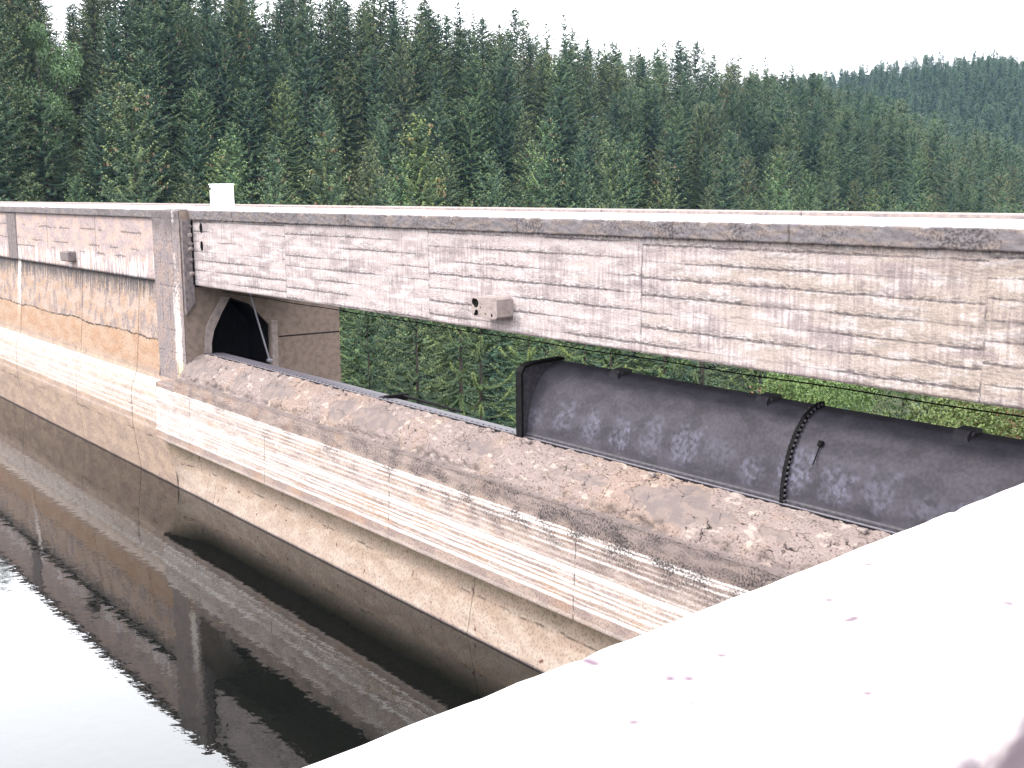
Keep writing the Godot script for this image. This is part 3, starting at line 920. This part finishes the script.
func build_bridge() -> void:
	var o := thing("bridge", "board-marked pale concrete girder bridge with a grey coping across the spillway", "bridge", Vector3(-17, 0, 0))
	var kid := func(n: Node3D) -> void: n.position.x = 17.0
	var x0 := -36.45
	var xe := 4.0
	kid.call(sweep("girder_face", o, [Vector2(-15.03, -2.98), Vector2(-15.0, -2.96), Vector2(-15.0, -0.815)], x0, -19.0, 0.06, 0.045, 1280, 192, beam_look, 0.05, 0.92, 1.2))
	kid.call(sweep("girder_face", o, [Vector2(-15.03, -2.98), Vector2(-15.0, -2.96), Vector2(-15.0, -0.815)], -19.0, xe, 0.05, 0.04, 1800, 192, beam_look, 0.05, 0.92, 1.2))
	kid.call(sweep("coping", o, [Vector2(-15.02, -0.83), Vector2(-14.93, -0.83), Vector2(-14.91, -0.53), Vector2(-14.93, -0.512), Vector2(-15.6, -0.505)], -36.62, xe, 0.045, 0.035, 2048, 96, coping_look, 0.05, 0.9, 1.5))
	var st := begin()
	extrude(st, PackedVector2Array([Vector2(-15.03, -2.985), Vector2(-15.03, -0.84), Vector2(-18.95, -0.84), Vector2(-18.95, -2.985), Vector2(-18.5, -2.985), Vector2(-18.5, -1.2), Vector2(-15.5, -1.2), Vector2(-15.5, -2.985)]), -36.6, xe)
	kid.call(put("girder_body", done(st), M.pale, o))
	var dk := begin()
	bevel_box(dk, Vector3(-36.6, -0.84, -19.0), Vector3(xe, -0.535, -15.05), 0.02)
	kid.call(put("deck_slab", done(dk), M.grey, o))
	var rd := begin()
	bevel_box(rd, Vector3(-39.0, -0.54, -19.0), Vector3(xe, -0.502, -15.55), 0.01)
	kid.call(put("deck_surface", done(rd), M.road, o))
	var x := -39.0
	while x < xe:
		var kb := begin()
		bevel_box(kb, Vector3(x + 0.01, -0.6, -19.32), Vector3(minf(x + 5.99, xe), -0.405, -19.0), 0.03)
		kid.call(put("kerb", done(kb), M.pale, o))
		x += 6.0
	# block cast on to the girder, hollow and broken at its left end
	var cs := CSGCombiner3D.new()
	cs.name = "concrete_block"
	var b1 := CSGPolygon3D.new()
	b1.polygon = PackedVector2Array([Vector2(-20.23, -2.66), Vector2(-19.38, -2.66), Vector2(-19.33, -2.61), Vector2(-19.35, -2.24), Vector2(-19.42, -2.20), Vector2(-20.19, -2.24), Vector2(-20.25, -2.29)])
	b1.depth = 0.52
	b1.position = Vector3(0, 0, -14.56)
	b1.material = M.pale
	cs.add_child(b1)
	var b2 := CSGPolygon3D.new()
	b2.polygon = PackedVector2Array([Vector2(-20.23, -2.62), Vector2(-19.92, -2.66), Vector2(-19.92, -2.29), Vector2(-20.15, -2.27), Vector2(-20.25, -2.38)])
	b2.depth = 0.34
	b2.position = Vector3(0, 0, -14.70)
	b2.material = M.grey
	cs.add_child(b2)
	for hcut in [[-20.09, -2.36, 0.10], [-20.16, -2.33, 0.08], [-20.07, -2.56, 0.07], [-20.13, -2.60, 0.04], [-19.92, -2.44, 0.02], [-19.75, -2.56, 0.022], [-19.52, -2.58, 0.035]]:
		var sp := CSGSphere3D.new()
		sp.operation = CSGShape3D.OPERATION_SUBTRACTION
		sp.radius = hcut[2]
		sp.position = Vector3(hcut[0], hcut[1], -14.58 if hcut[0] < -20.0 else -14.565)
		sp.material = M.dark
		cs.add_child(sp)
	o.add_child(cs)
	kid.call(cs)
	# two iron inserts near the pillar
	for yy in [-1.08, -1.66]:
		var t := TorusMesh.new()
		t.inner_radius = 0.05; t.outer_radius = 0.11
		t.rings = 20; t.ring_segments = 8
		var r := put("iron_ring", t, M.black, o)
		r.rotation = Vector3(PI / 2, 0, 0)
		r.scale = Vector3(0.7, 1, 1.45)
		r.position = Vector3(-35.75 + 17.0, yy, -14.99)

const SKIN := [Vector2(-15.36, -5.29), Vector2(-15.37, -5.0), Vector2(-15.43, -4.68), Vector2(-15.53, -4.38), Vector2(-15.68, -4.10), Vector2(-15.87, -3.88), Vector2(-16.10, -3.74), Vector2(-16.34, -3.69)]
func build_gates() -> void:
	# raised gate
	var o := thing("raised_flap_gate", "raised dark steel flap gate with curved skin and pale scuffs under the bridge", "gate", Vector3(-12.27, 0, 0))
	var kid := func(n: Node3D) -> void: n.position.x = 12.27
	var x0 := -19.34
	var x1 := -1.1
	kid.call(sweep("skin_plate", o, SKIN, x0, -12.29, 0.12, 0.06, 720, 150, skin_look, 0.015, 0.78, 0.4, 0.72))
	kid.call(sweep("skin_plate", o, SKIN, -12.25, x1, 0.12, 0.06, 1024, 150, skin_look, 0.015, 0.78, 0.4, 0.72))
	var back := begin()
	var ol := PackedVector2Array()
	for p in SKIN:
		ol.append(p + Vector2(-0.03, -0.015))
	ol.append(Vector2(-16.36, -3.78))
	ol.append(Vector2(-16.15, -3.85))
	ol.append(Vector2(-15.95, -3.98))
	ol.append(Vector2(-15.78, -4.2))
	ol.append(Vector2(-15.62, -4.5))
	ol.append(Vector2(-15.52, -4.9))
	ol.append(Vector2(-15.50, -5.29))
	extrude(back, ol, x0, x1)
	kid.call(put("gate_body", done(back), M.black, o))
	# end plate that stands forward of the skin, with a thick black flange round it
	var ep := begin()
	var flank := PackedVector2Array([Vector2(-15.20, -5.33), Vector2(-15.20, -3.84), Vector2(-15.28, -3.74), Vector2(-15.5, -3.70), Vector2(-16.36, -3.66), Vector2(-16.36, -5.33)])
	extrude(ep, flank, -19.40, -19.36)
	kid.call(put("end_plate", done(ep), M.steel, o))
	var fl := begin()
	var edge := [Vector2(-15.19, -5.34), Vector2(-15.18, -3.86), Vector2(-15.26, -3.73), Vector2(-15.5, -3.675), Vector2(-15.95, -3.655), Vector2(-16.38, -3.64)]
	for i in edge.size() - 1:
		var p: Vector2 = edge[i]
		var q: Vector2 = edge[i + 1]
		var n := Vector2((q - p).y, -(q - p).x).normalized() * 0.03
		extrude(fl, PackedVector2Array([p + n, q + n, q - n, p - n]), -19.46, -19.27)
	kid.call(put("end_flange", done(fl), M.black, o))
	# riveted seam that follows the skin
	var sm := begin()
	for i in SKIN.size() - 1:
		var p: Vector2 = SKIN[i]
		var q: Vector2 = SKIN[i + 1]
		var n := Vector2((q - p).y, -(q - p).x).normalized() * 0.07
		extrude(sm, PackedVector2Array([p + n, q + n, q - n, p - n]), -12.31, -12.23)
	kid.call(put("seam_strip", done(sm), M.black, o))
	var rv := begin()
	var s := 0.06
	var total := 0.0
	for i in SKIN.size() - 1:
		var p: Vector2 = SKIN[i]
		var q: Vector2 = SKIN[i + 1]
		var L := (q - p).length()
		var n := Vector2((q - p).y, -(q - p).x).normalized()
		while s < total + L:
			var c := p.lerp(q, (s - total) / L) + n * 0.05
			for side in [-12.215, -12.325]:
				bevel_box(rv, Vector3(side - 0.022, c.y - 0.022, c.x - 0.03), Vector3(side + 0.022, c.y + 0.022, c.x + 0.02), 0.01)
			s += 0.095
		total += L
	var rvm := put("seam_bolts", done(rv), M.steel, o)
	rvm.set_meta("kind", "stuff")
	kid.call(rvm)
	for bx in [-17.25, -13.35, -9.45, -5.55]:
		var br := begin()
		extrude(br, PackedVector2Array([Vector2(-16.0, -3.82), Vector2(-15.97, -3.72), Vector2(-16.05, -3.645), Vector2(-16.28, -3.61), Vector2(-16.40, -3.64), Vector2(-16.40, -3.72)]), bx - 0.13, bx + 0.13)
		tube(br, Vector3(bx - 0.17, -3.70, -16.12), Vector3(bx + 0.17, -3.70, -16.12), 0.05, 0.05, 10)
		kid.call(put("top_bracket", done(br), M.steel, o))
	var fb := begin()
	extrude(fb, PackedVector2Array([Vector2(-15.335, -5.29), Vector2(-15.33, -5.22), Vector2(-15.355, -5.19), Vector2(-15.37, -5.29)]), x0, x1)
	kid.call(put("bottom_seal", done(fb), M.steel, o))
	var hd := begin()
	tube(hd, Vector3(-11.73, -4.18, -15.60), Vector3(-11.74, -4.52, -15.42), 0.012, 0.012, 6)
	tube(hd, Vector3(-11.73, -4.14, -15.62), Vector3(-11.73, -4.22, -15.575), 0.05, 0.05, 8)
	kid.call(put("lifting_eye", done(hd), M.black, o))
	# lowered gate: two leaves lying flat behind the sill
	var p := thing("lowered_flap_gate", "lowered grey steel flap gate lying flat behind the sill beside the dark recess", "gate", Vector3(-28, 0, 0))
	for leaf_ in [[-36.5, -25.75, 0.0], [-25.68, -19.5, -0.05]]:
		var lf := begin()
		var dy: float = leaf_[2]
		extrude(lf, PackedVector2Array([Vector2(-15.43, -5.42), Vector2(-15.43, -5.30 + dy), Vector2(-15.62, -5.285 + dy), Vector2(-15.9, -5.31 + dy), Vector2(-16.2, -5.42 + dy), Vector2(-16.5, -5.62), Vector2(-16.5, -5.7), Vector2(-16.1, -5.52)]), leaf_[0], leaf_[1])
		var mi := put("gate_leaf", done(lf), M.lip, p)
		mi.position.x = 28.0
	var jl := begin()
	bevel_box(jl, Vector3(-25.76, -5.45, -16.3), Vector3(-25.60, -5.275, -15.62), 0.02)
	put("leaf_hinge", done(jl), M.black, p).position.x = 28.0
	var hr := begin()
	tube(hr, Vector3(-25.6, -5.33, -16.16), Vector3(-22.9, -5.37, -16.16), 0.035, 0.03, 6)
	put("edge_pipe", done(hr), M.black, p).position.x = 28.0

func build_near_parapet() -> void:
	var o := thing("near_parapet", "sunlit white concrete parapet in the foreground at lower right", "parapet", Vector3(-0.74, 0, -0.95))
	o.rotation.y = deg_to_rad(90.0 + 4.9)
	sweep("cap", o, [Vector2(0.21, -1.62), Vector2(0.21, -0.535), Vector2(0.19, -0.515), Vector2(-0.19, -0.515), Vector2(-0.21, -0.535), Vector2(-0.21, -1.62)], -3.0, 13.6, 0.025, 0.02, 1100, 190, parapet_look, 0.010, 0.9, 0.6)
	var st := begin()
	bevel_box(st, Vector3(-3.0, -1.63, -0.185), Vector3(13.6, -0.55, 0.185), 0.01)
	put("core", done(st), M.pale, o)
	var w := thing("wing_wall", "concrete wing wall and walkway under the foreground parapet", "wall", Vector3(1, 0, -4))
	var b := begin()
	var plan := [Vector2(-0.80, 3.0), Vector2(-2.3, -14.55), Vector2(6.0, -14.55), Vector2(6.0, 3.0)]
	for i in 4:
		var p: Vector2 = plan[i]
		var q: Vector2 = plan[(i + 1) % 4]
		var mid := (p + q) * 0.5 - Vector2(2.0, -5.0)
		face(b, Vector3(p.x, -25.5, p.y), Vector3(q.x, -25.5, q.y), Vector3(q.x, -1.62, q.y), Vector3(p.x, -1.62, p.y), Vector3(mid.x, 0, mid.y))
	face(b, Vector3(plan[0].x, -1.62, plan[0].y), Vector3(plan[1].x, -1.62, plan[1].y), Vector3(plan[2].x, -1.62, plan[2].y), Vector3(plan[3].x, -1.62, plan[3].y), Vector3.UP)
	put("wall_body", done(b), M.pale, w).position = Vector3(-1, 0, 4)
	var ab := begin()
	bevel_box(ab, Vector3(-1.0, -25.5, -20.4), Vector3(8.0, -2.985, -14.56), 0.05)
	put("abutment", done(ab), M.brown, w).position = Vector3(-1, 0, 4)

func build_small_things() -> void:
	# white cabinet on the deck
	var o := thing("white_cabinet", "plain white box standing on the bridge deck beside the pillar", "cabinet", Vector3(-35.3, -0.5, -15.55))
	var st := begin()
	bevel_box(st, Vector3(-0.36, 0.0, -0.27), Vector3(0.36, 0.78, 0.25), 0.03)
	put("body", done(st), M.white, o)
	var ld := begin()
	bevel_box(ld, Vector3(-0.38, 0.78, -0.29), Vector3(0.38, 0.81, 0.27), 0.012)
	put("lid", done(ld), M.white, o)
	var lk := begin()
	bevel_box(lk, Vector3(-0.28, 0.62, 0.25), Vector3(-0.23, 0.70, 0.28), 0.01)
	put("latch", done(lk), M.black, o)
	# cable slung below the girder
	var c := begin()
	var prev := Vector3.ZERO
	for i in 41:
		var x := lerpf(-36.55, -0.95, i / 40.0)
		var q := Vector3(x, -3.24 - 0.04 * sin(PI * i / 40.0) - 0.01 * sin(i * 1.3), -15.95)
		if i:
			tube(c, prev, q, 0.013, 0.013, 6, false)
		prev = q
	tag(put("cable", done(c), M.black), "thin black cable slung under the bridge girder", "cable")
	var r := begin()
	tube(r, Vector3(-36.02, -2.95, -16.62), Vector3(-36.02, -5.62, -17.33), 0.03, 0.03, 8)
	bevel_box(r, Vector3(-36.10, -5.70, -17.42), Vector3(-35.94, -5.60, -17.25), 0.02)
	tag(put("steel_rod", done(r), M.galv), "thin grey steel rod leaning from girder to sill before the dark recess", "rod")

# ------------------------------------------------------------------ forest
const TONES := [["dark blue-green", Color(0.74, 0.82, 0.9)], ["mid green", Color(1.0, 1.0, 1.0)], ["olive", Color(1.25, 1.06, 0.9)], ["fresh green", Color(1.2, 1.2, 1.0)], ["brownish", Color(1.3, 0.98, 0.9)], ["yellowish", Color(1.55, 1.28, 0.9)]]
var tone_mats := []

func foliage(tint: Color) -> StandardMaterial3D:
	var m := StandardMaterial3D.new()
	m.vertex_color_use_as_albedo = true
	m.albedo_color = Color(tint.r / 1.8, tint.g / 1.8, tint.b / 1.8).linear_to_srgb()   # crowns carry 1.8 times their colour
	m.roughness = 0.75
	m.metallic_specular = 0.3
	m.backlight_enabled = true
	m.backlight = Color(0.5, 0.5, 0.35)
	return m

func tree(called: String, trunk: Mesh, crown: Mesh, leafmat: Material, label: String, category: String, group: String, at: Vector3, s: Vector3, turn: float) -> Node3D:
	var o := thing(called, label, category, at, group)
	o.scale = s
	o.rotation.y = turn
	put("trunk", trunk, M.bark, o)
	put("crown", crown, leafmat, o)
	return o

func region(tip: Vector2) -> String:
	var across := ""
	if tip.x < 75: across = "at far left"
	elif tip.x < 150: across = "left of the pillar"
	elif tip.x < 205: across = "behind the square pillar"
	elif tip.x < 245: across = "behind the white box"
	elif tip.x < 330: across = "right of the white box"
	elif tip.x < 400: across = "over the girder's left third"
	elif tip.x < 470: across = "left of the girder block"
	elif tip.x < 560: across = "above the girder block"
	elif tip.x < 630: across = "above the gate's end plate"
	elif tip.x < 700: across = "above the bridge's middle"
	elif tip.x < 770: across = "above the gate's first panel"
	elif tip.x < 840: across = "above the gate seam"
	elif tip.x < 920: across = "above the gate's second panel"
	else: across = "at far right"
	if tip.y < 45.0 or (tip.x > 560 and tip.y < 45.0 + (tip.x - 560) * 0.2): across += ", on the skyline"
	elif tip.y < 80.0: across += ", high up"
	elif tip.y < 115.0: across += ", upper slope"
	elif tip.y < 150.0: across += ", mid slope"
	elif tip.y < 180.0: across += ", lower slope"
	else: across += ", near the deck"
	return across

const ORDINAL := ["leftmost", "second", "third", "fourth", "fifth", "sixth", "seventh", "eighth", "ninth", "tenth"]
# things whose labels came out alike are told apart by their order from the left
func settle(entries: Array) -> void:      # [node, label, x in the picture]
	var by := {}
	for e in entries:
		if not by.has(e[1]):
			by[e[1]] = []
		by[e[1]].append(e)
	for l in by:
		var es: Array = by[l]
		es.sort_custom(func(p, q): return p[2] < q[2])
		for i in es.size():
			var extra := ""
			if es.size() == 2:
				extra = [", left one", ", right one"][i]
			elif es.size() > 2:
				extra = ", %s" % ("leftmost" if i == 0 else "rightmost" if i == es.size() - 1 else ORDINAL[mini(i, 9)] + " from left")
			es[i][0].set_meta("label", es[i][1] + extra)

func build_forest() -> void:
	var leafmat := foliage(Color.WHITE)
	var trunk := trunk_mesh(24.0, 0.28)
	var mids := []
	for i in 6:
		mids.append(spruce_crown(100 + i, 24.0, [4.7, 4.1, 5.1, 3.9, 4.5, 4.8][i], 0.72, 0.15, 0.34, 0.10 if i % 2 == 0 else 0.0))
	var tones := []
	for t in TONES:
		tones.append(foliage(t[1]))
	var fars := []
	for i in 4:
		fars.append(spruce_crown(200 + i, 24.0, [5.8, 5.2, 6.2, 5.4][i], 1.0, 0.42, 0.9))
	var nears := []
	for i in 3:
		nears.append(spruce_crown(300 + i, 20.0, [4.4, 3.9, 4.1][i], 1.45, 0.07, 0.27, 0.0, 1.7))
	var near_trunk := trunk_mesh(20.0, 0.24)
	var r := RandomNumberGenerator.new()
	r.seed = 4242

	# spruces one sees through the opening, close behind the dam
	var close := [[-44.5, -32.5, 20.5, 0, 1], [-50.0, -29.5, 19.0, 1, 0], [-47.0, -37.5, 20.0, 2, 3], [-38.5, -35.5, 19.0, 1, 1], [-36.0, -39.0, 20.0, 0, 0], [-31.0, -37.0, 18.5, 2, 3], [-54.0, -35.0, 20.5, 2, 0], [-41.0, -41.5, 20.5, 0, 3], [-27.5, -42.0, 18.5, 1, 1], [-33.5, -45.0, 20.0, 2, 0], [-57.5, -40.5, 22.0, 0, 1], [-50.5, -44.5, 22.0, 1, 3], [-45.0, -48.5, 22.0, 2, 1], [-22.5, -47.5, 18.5, 0, 3], [-39.0, -52.0, 21.5, 1, 0], [-28.5, -51.0, 20.0, 2, 1], [-17.5, -50.0, 18.0, 1, 0], [-23.0, -58.0, 19.0, 0, 1], [-34.0, -60.0, 21.0, 1, 1]]
	var close_words := ["dark green", "mid green", "dark green", "fresh green"]
	var close_mats := [foliage(Color(0.52, 0.52, 0.40)), foliage(Color(0.9, 0.82, 0.54)), foliage(Color(0.52, 0.52, 0.40)), foliage(Color(1.1, 1.0, 0.6))]
	var named := []
	for c in close:
		var p := Vector3(c[0], ground_y(c[0], c[1]), c[1])
		var px := project(p + Vector3(0, c[2] * 0.6, 0)).x
		var s: float = c[2] / 20.0
		var l := "%s drooping spruce under the bridge, " % close_words[c[4]]
		l += "beside the pier flank" if px < 420 else "left of the raised gate" if px < 525 else "over the gate's first panel" if px < 790 else "over the gate's second panel"
		named.append([tree("spruce_tree", near_trunk, nears[c[3]], close_mats[c[4]], l, "spruce tree", "spruces close behind the dam", p, Vector3(s, s, s), r.randf() * TAU), l, px])
	settle(named)

	# broadleaf trees with yellow-green crowns below the bridge
	var bl_crowns := [broadleaf_crown(11, 16.0, 5.0, 60000, 0.105, Color(0.05, 0.075, 0.025), Color(0.085, 0.108, 0.036), Color(0.14, 0.065, 0.035), 0.22), broadleaf_crown(12, 16.0, 4.6, 60000, 0.10, Color(0.04, 0.07, 0.022), Color(0.075, 0.11, 0.035), Color(0.12, 0.06, 0.035), 0.14)]
	var bl_limbs := [broadleaf_limbs(11, 16.0, 5.0), broadleaf_limbs(12, 16.0, 4.6)]
	var spots := [[-18.5, -35.0, 18.5, 0, "yellow-green broadleaf tree with russet patches above the raised gate"], [-13.0, -36.5, 18.0, 1, "green broadleaf tree with a few russet leaves at the right end of the bridge opening"], [-24.5, -34.0, 18.0, 1, "green broadleaf tree above the first panel of the raised gate"], [-20.5, -42.0, 19.0, 0, "yellow-green broadleaf tree behind the seam of the raised gate"], [-8.5, -38.0, 18.0, 0, "yellow-green broadleaf tree farthest right under the bridge"]]
	for b in spots:
		var s: float = b[2] / 16.0
		tree("broadleaf_tree", bl_limbs[b[3]], bl_crowns[b[3]], leafmat, b[4], "tree", "broadleaf trees under the bridge", Vector3(b[0], ground_y(b[0], b[1]), b[1]), Vector3(s * 0.85, s, s * 0.85), r.randf() * TAU)

	# hillside: every tree its own spot
	var trees := []      # [pos, height, wide, variant, tone]
	var z := -24.0
	while z > -350.0:
		var x := -66.0
		while x > -240.0:
			var p := Vector2(x + r.randf_range(-2.5, 2.5), z + r.randf_range(-2.5, 2.5))
			var low := ss(-150.0, -112.0, p.x)      # younger, lighter trees along the foot of the slope
			var H := r.randf_range(20.0, 26.5) - 3.0 * low
			if r.randf() < 0.06 + 0.18 * low:
				H = r.randf_range(10.0, 17.0)
			var variant := r.randi() % 6
			var tone: int = ([0, 0, 0, 0, 1, 1, 0, 1, 2, 1, 4, 3] if r.randf() > low * 0.6 else [1, 1, 3, 3, 2, 2, 4, 5, 3, 1, 2, 3])[r.randi() % 12]
			x -= 6.0 if p.x > -145.0 else 4.6
			if r.randf() < 0.05:
				continue
			var bearing := p.y / p.x
			if bearing > 0.293 and bearing < 0.331 and p.x < -140.0:
				H *= 0.62      # younger trees on this stretch of the ridge
			trees.append([Vector3(p.x, ground_y(p.x, p.y) - 0.3, p.y), H, r.randf_range(0.95, 1.3) * lerpf(1.25, 1.0, low), variant, tone])
		z -= 6.0
	# trees that stand out in the picture
	for q in [[-110.5, -40.0, 33.8, 1.1, 2, 2], [-94.7, -42.6, 29.8, 1.0, 1, 3], [-89.7, -44.1, 27.8, 1.0, 4, 1], [-92.8, -50.9, 30.1, 1.05, 0, 2], [-96.1, -57.3, 29.7, 0.85, 5, 4], [-93.5, -61.2, 32.0, 1.05, 2, 5], [-86.1, -54.5, 27.6, 1.0, 1, 3], [-94.1, -77.3, 32.0, 1.0, 0, 3], [-82.9, -83.9, 27.7, 1.0, 4, 2], [-88.1, -65.7, 28.4, 1.0, 3, 1], [-92.0, -84.5, 30.2, 0.95, 5, 2], [-82.4, -100.5, 28.2, 1.0, 1, 3]]:
		trees.append([Vector3(q[0], ground_y(q[0], q[1]), q[1]), q[2], q[3], q[4], q[5]])
	var ranked := []
	for t in trees:
		var p: Vector3 = t[0]
		var tip := project(p + Vector3(0, t[1], 0))
		var seen: bool = tip.x > -40 and tip.x < 1064 and tip.y < 205.0
		ranked.append([p.length() if seen else 9999.0 + p.length(), t, tip, seen])
	ranked.sort_custom(func(a, b): return a[0] < b[0])
	var rest := {}
	named = []
	for i in ranked.size():
		var t: Array = ranked[i][1]
		var s: float = t[1] / 24.0
		var turn := r.randf() * TAU
		var wide: float = s * t[2]
		if i < 280 and ranked[i][3]:
			var size := "tall" if t[1] > 22.0 else ("small" if t[1] < 16.0 else "medium")
			if t[2] > 1.4:
				size += " broad"
			elif t[2] < 1.0:
				size += " slender"
			var l := "%s %s spruce %s" % [size, TONES[t[4]][0], region(ranked[i][2])]
			named.append([tree("spruce_tree", trunk, mids[t[3]], tones[t[4]], l, "spruce tree", "spruces on the wooded hillside", t[0], Vector3(wide, s, wide), turn), l, ranked[i][2].x])
		else:
			var key := [t[3], t[4]]
			if not rest.has(key):
				rest[key] = []
			rest[key].append(Transform3D(Basis(Vector3.UP, turn).scaled(Vector3(wide, s, wide)), t[0]))
	settle(named)
	var woods := Node3D.new()
	woods.name = "spruce_wood"
	add_child(woods)
	tag(woods, "dense dark spruce wood covering the upper hillside behind the dam", "forest")
	woods.set_meta("kind", "stuff")
	for key in rest:
		copies("crowns", mids[key[0]], tones[key[1]], rest[key], woods)
	# round light green crown at the top left
	var lg := ground_y(-150.4, -44.0)
	tree("broadleaf_tree", broadleaf_limbs(21, 20.0, 5.0), broadleaf_crown(21, 20.0, 5.0, 30000, 0.26, Color(0.040, 0.070, 0.030), Color(0.062, 0.098, 0.042), Color(0.05, 0.085, 0.03), 0.1), leafmat, "rounded light green broadleaf tree among the spruces at upper left", "tree", "", Vector3(-150.4, lg, -44.0), Vector3(0.9, 1.12, 0.9), 0.4)
	# far hill
	var far := Node3D.new()
	far.name = "far_forest"
	add_child(far)
	tag(far, "hazy blue-green forest on the far ridge at upper right", "forest")
	far.set_meta("kind", "stuff")
	var lots := [[], [], [], []]
	z = -346.0
	while z > -680.0:
		var x := -60.0
		while x > -520.0:
			var p := Vector2(x + r.randf_range(-2.4, 2.4), z + r.randf_range(-2.4, 2.4))
			var s := r.randf_range(0.62, 1.0)
			lots[r.randi() % 4].append(Transform3D(Basis(Vector3.UP, r.randf() * TAU).scaled(Vector3(s * 1.1, s, s * 1.1)), Vector3(p.x, ground_y(p.x, p.y) - 0.3, p.y)))
			x -= 7.2
		z -= 7.2
	for i in 4:
		copies("crowns", fars[i], tones[0], lots[i], far)
	# the slopes beyond the frame's edges, for anyone who steps aside
	var side := [[], []]
	for i in 900:
		var p := Vector2(r.randf_range(70, 260), r.randf_range(-340, -20)) if i % 2 else Vector2(r.randf_range(-330, -175), r.randf_range(-15, 220))
		var s := r.randf_range(0.7, 1.05)
		side[i % 2].append(Transform3D(Basis(Vector3.UP, r.randf() * TAU).scaled(Vector3(s, s, s)), Vector3(p.x, ground_y(p.x, p.y) - 0.3, p.y)))
	for i in 2:
		copies("crowns", fars[i], leafmat, side[i], far)

func copies(called: String, me: Mesh, mat: Material, where: Array, parent: Node) -> void:
	var mm := MultiMesh.new()
	mm.transform_format = MultiMesh.TRANSFORM_3D
	mm.mesh = me
	mm.instance_count = where.size()
	for i in where.size():
		mm.set_instance_transform(i, where[i])
	var o := MultiMeshInstance3D.new()
	o.name = called
	o.multimesh = mm
	o.material_override = mat
	parent.add_child(o, true)
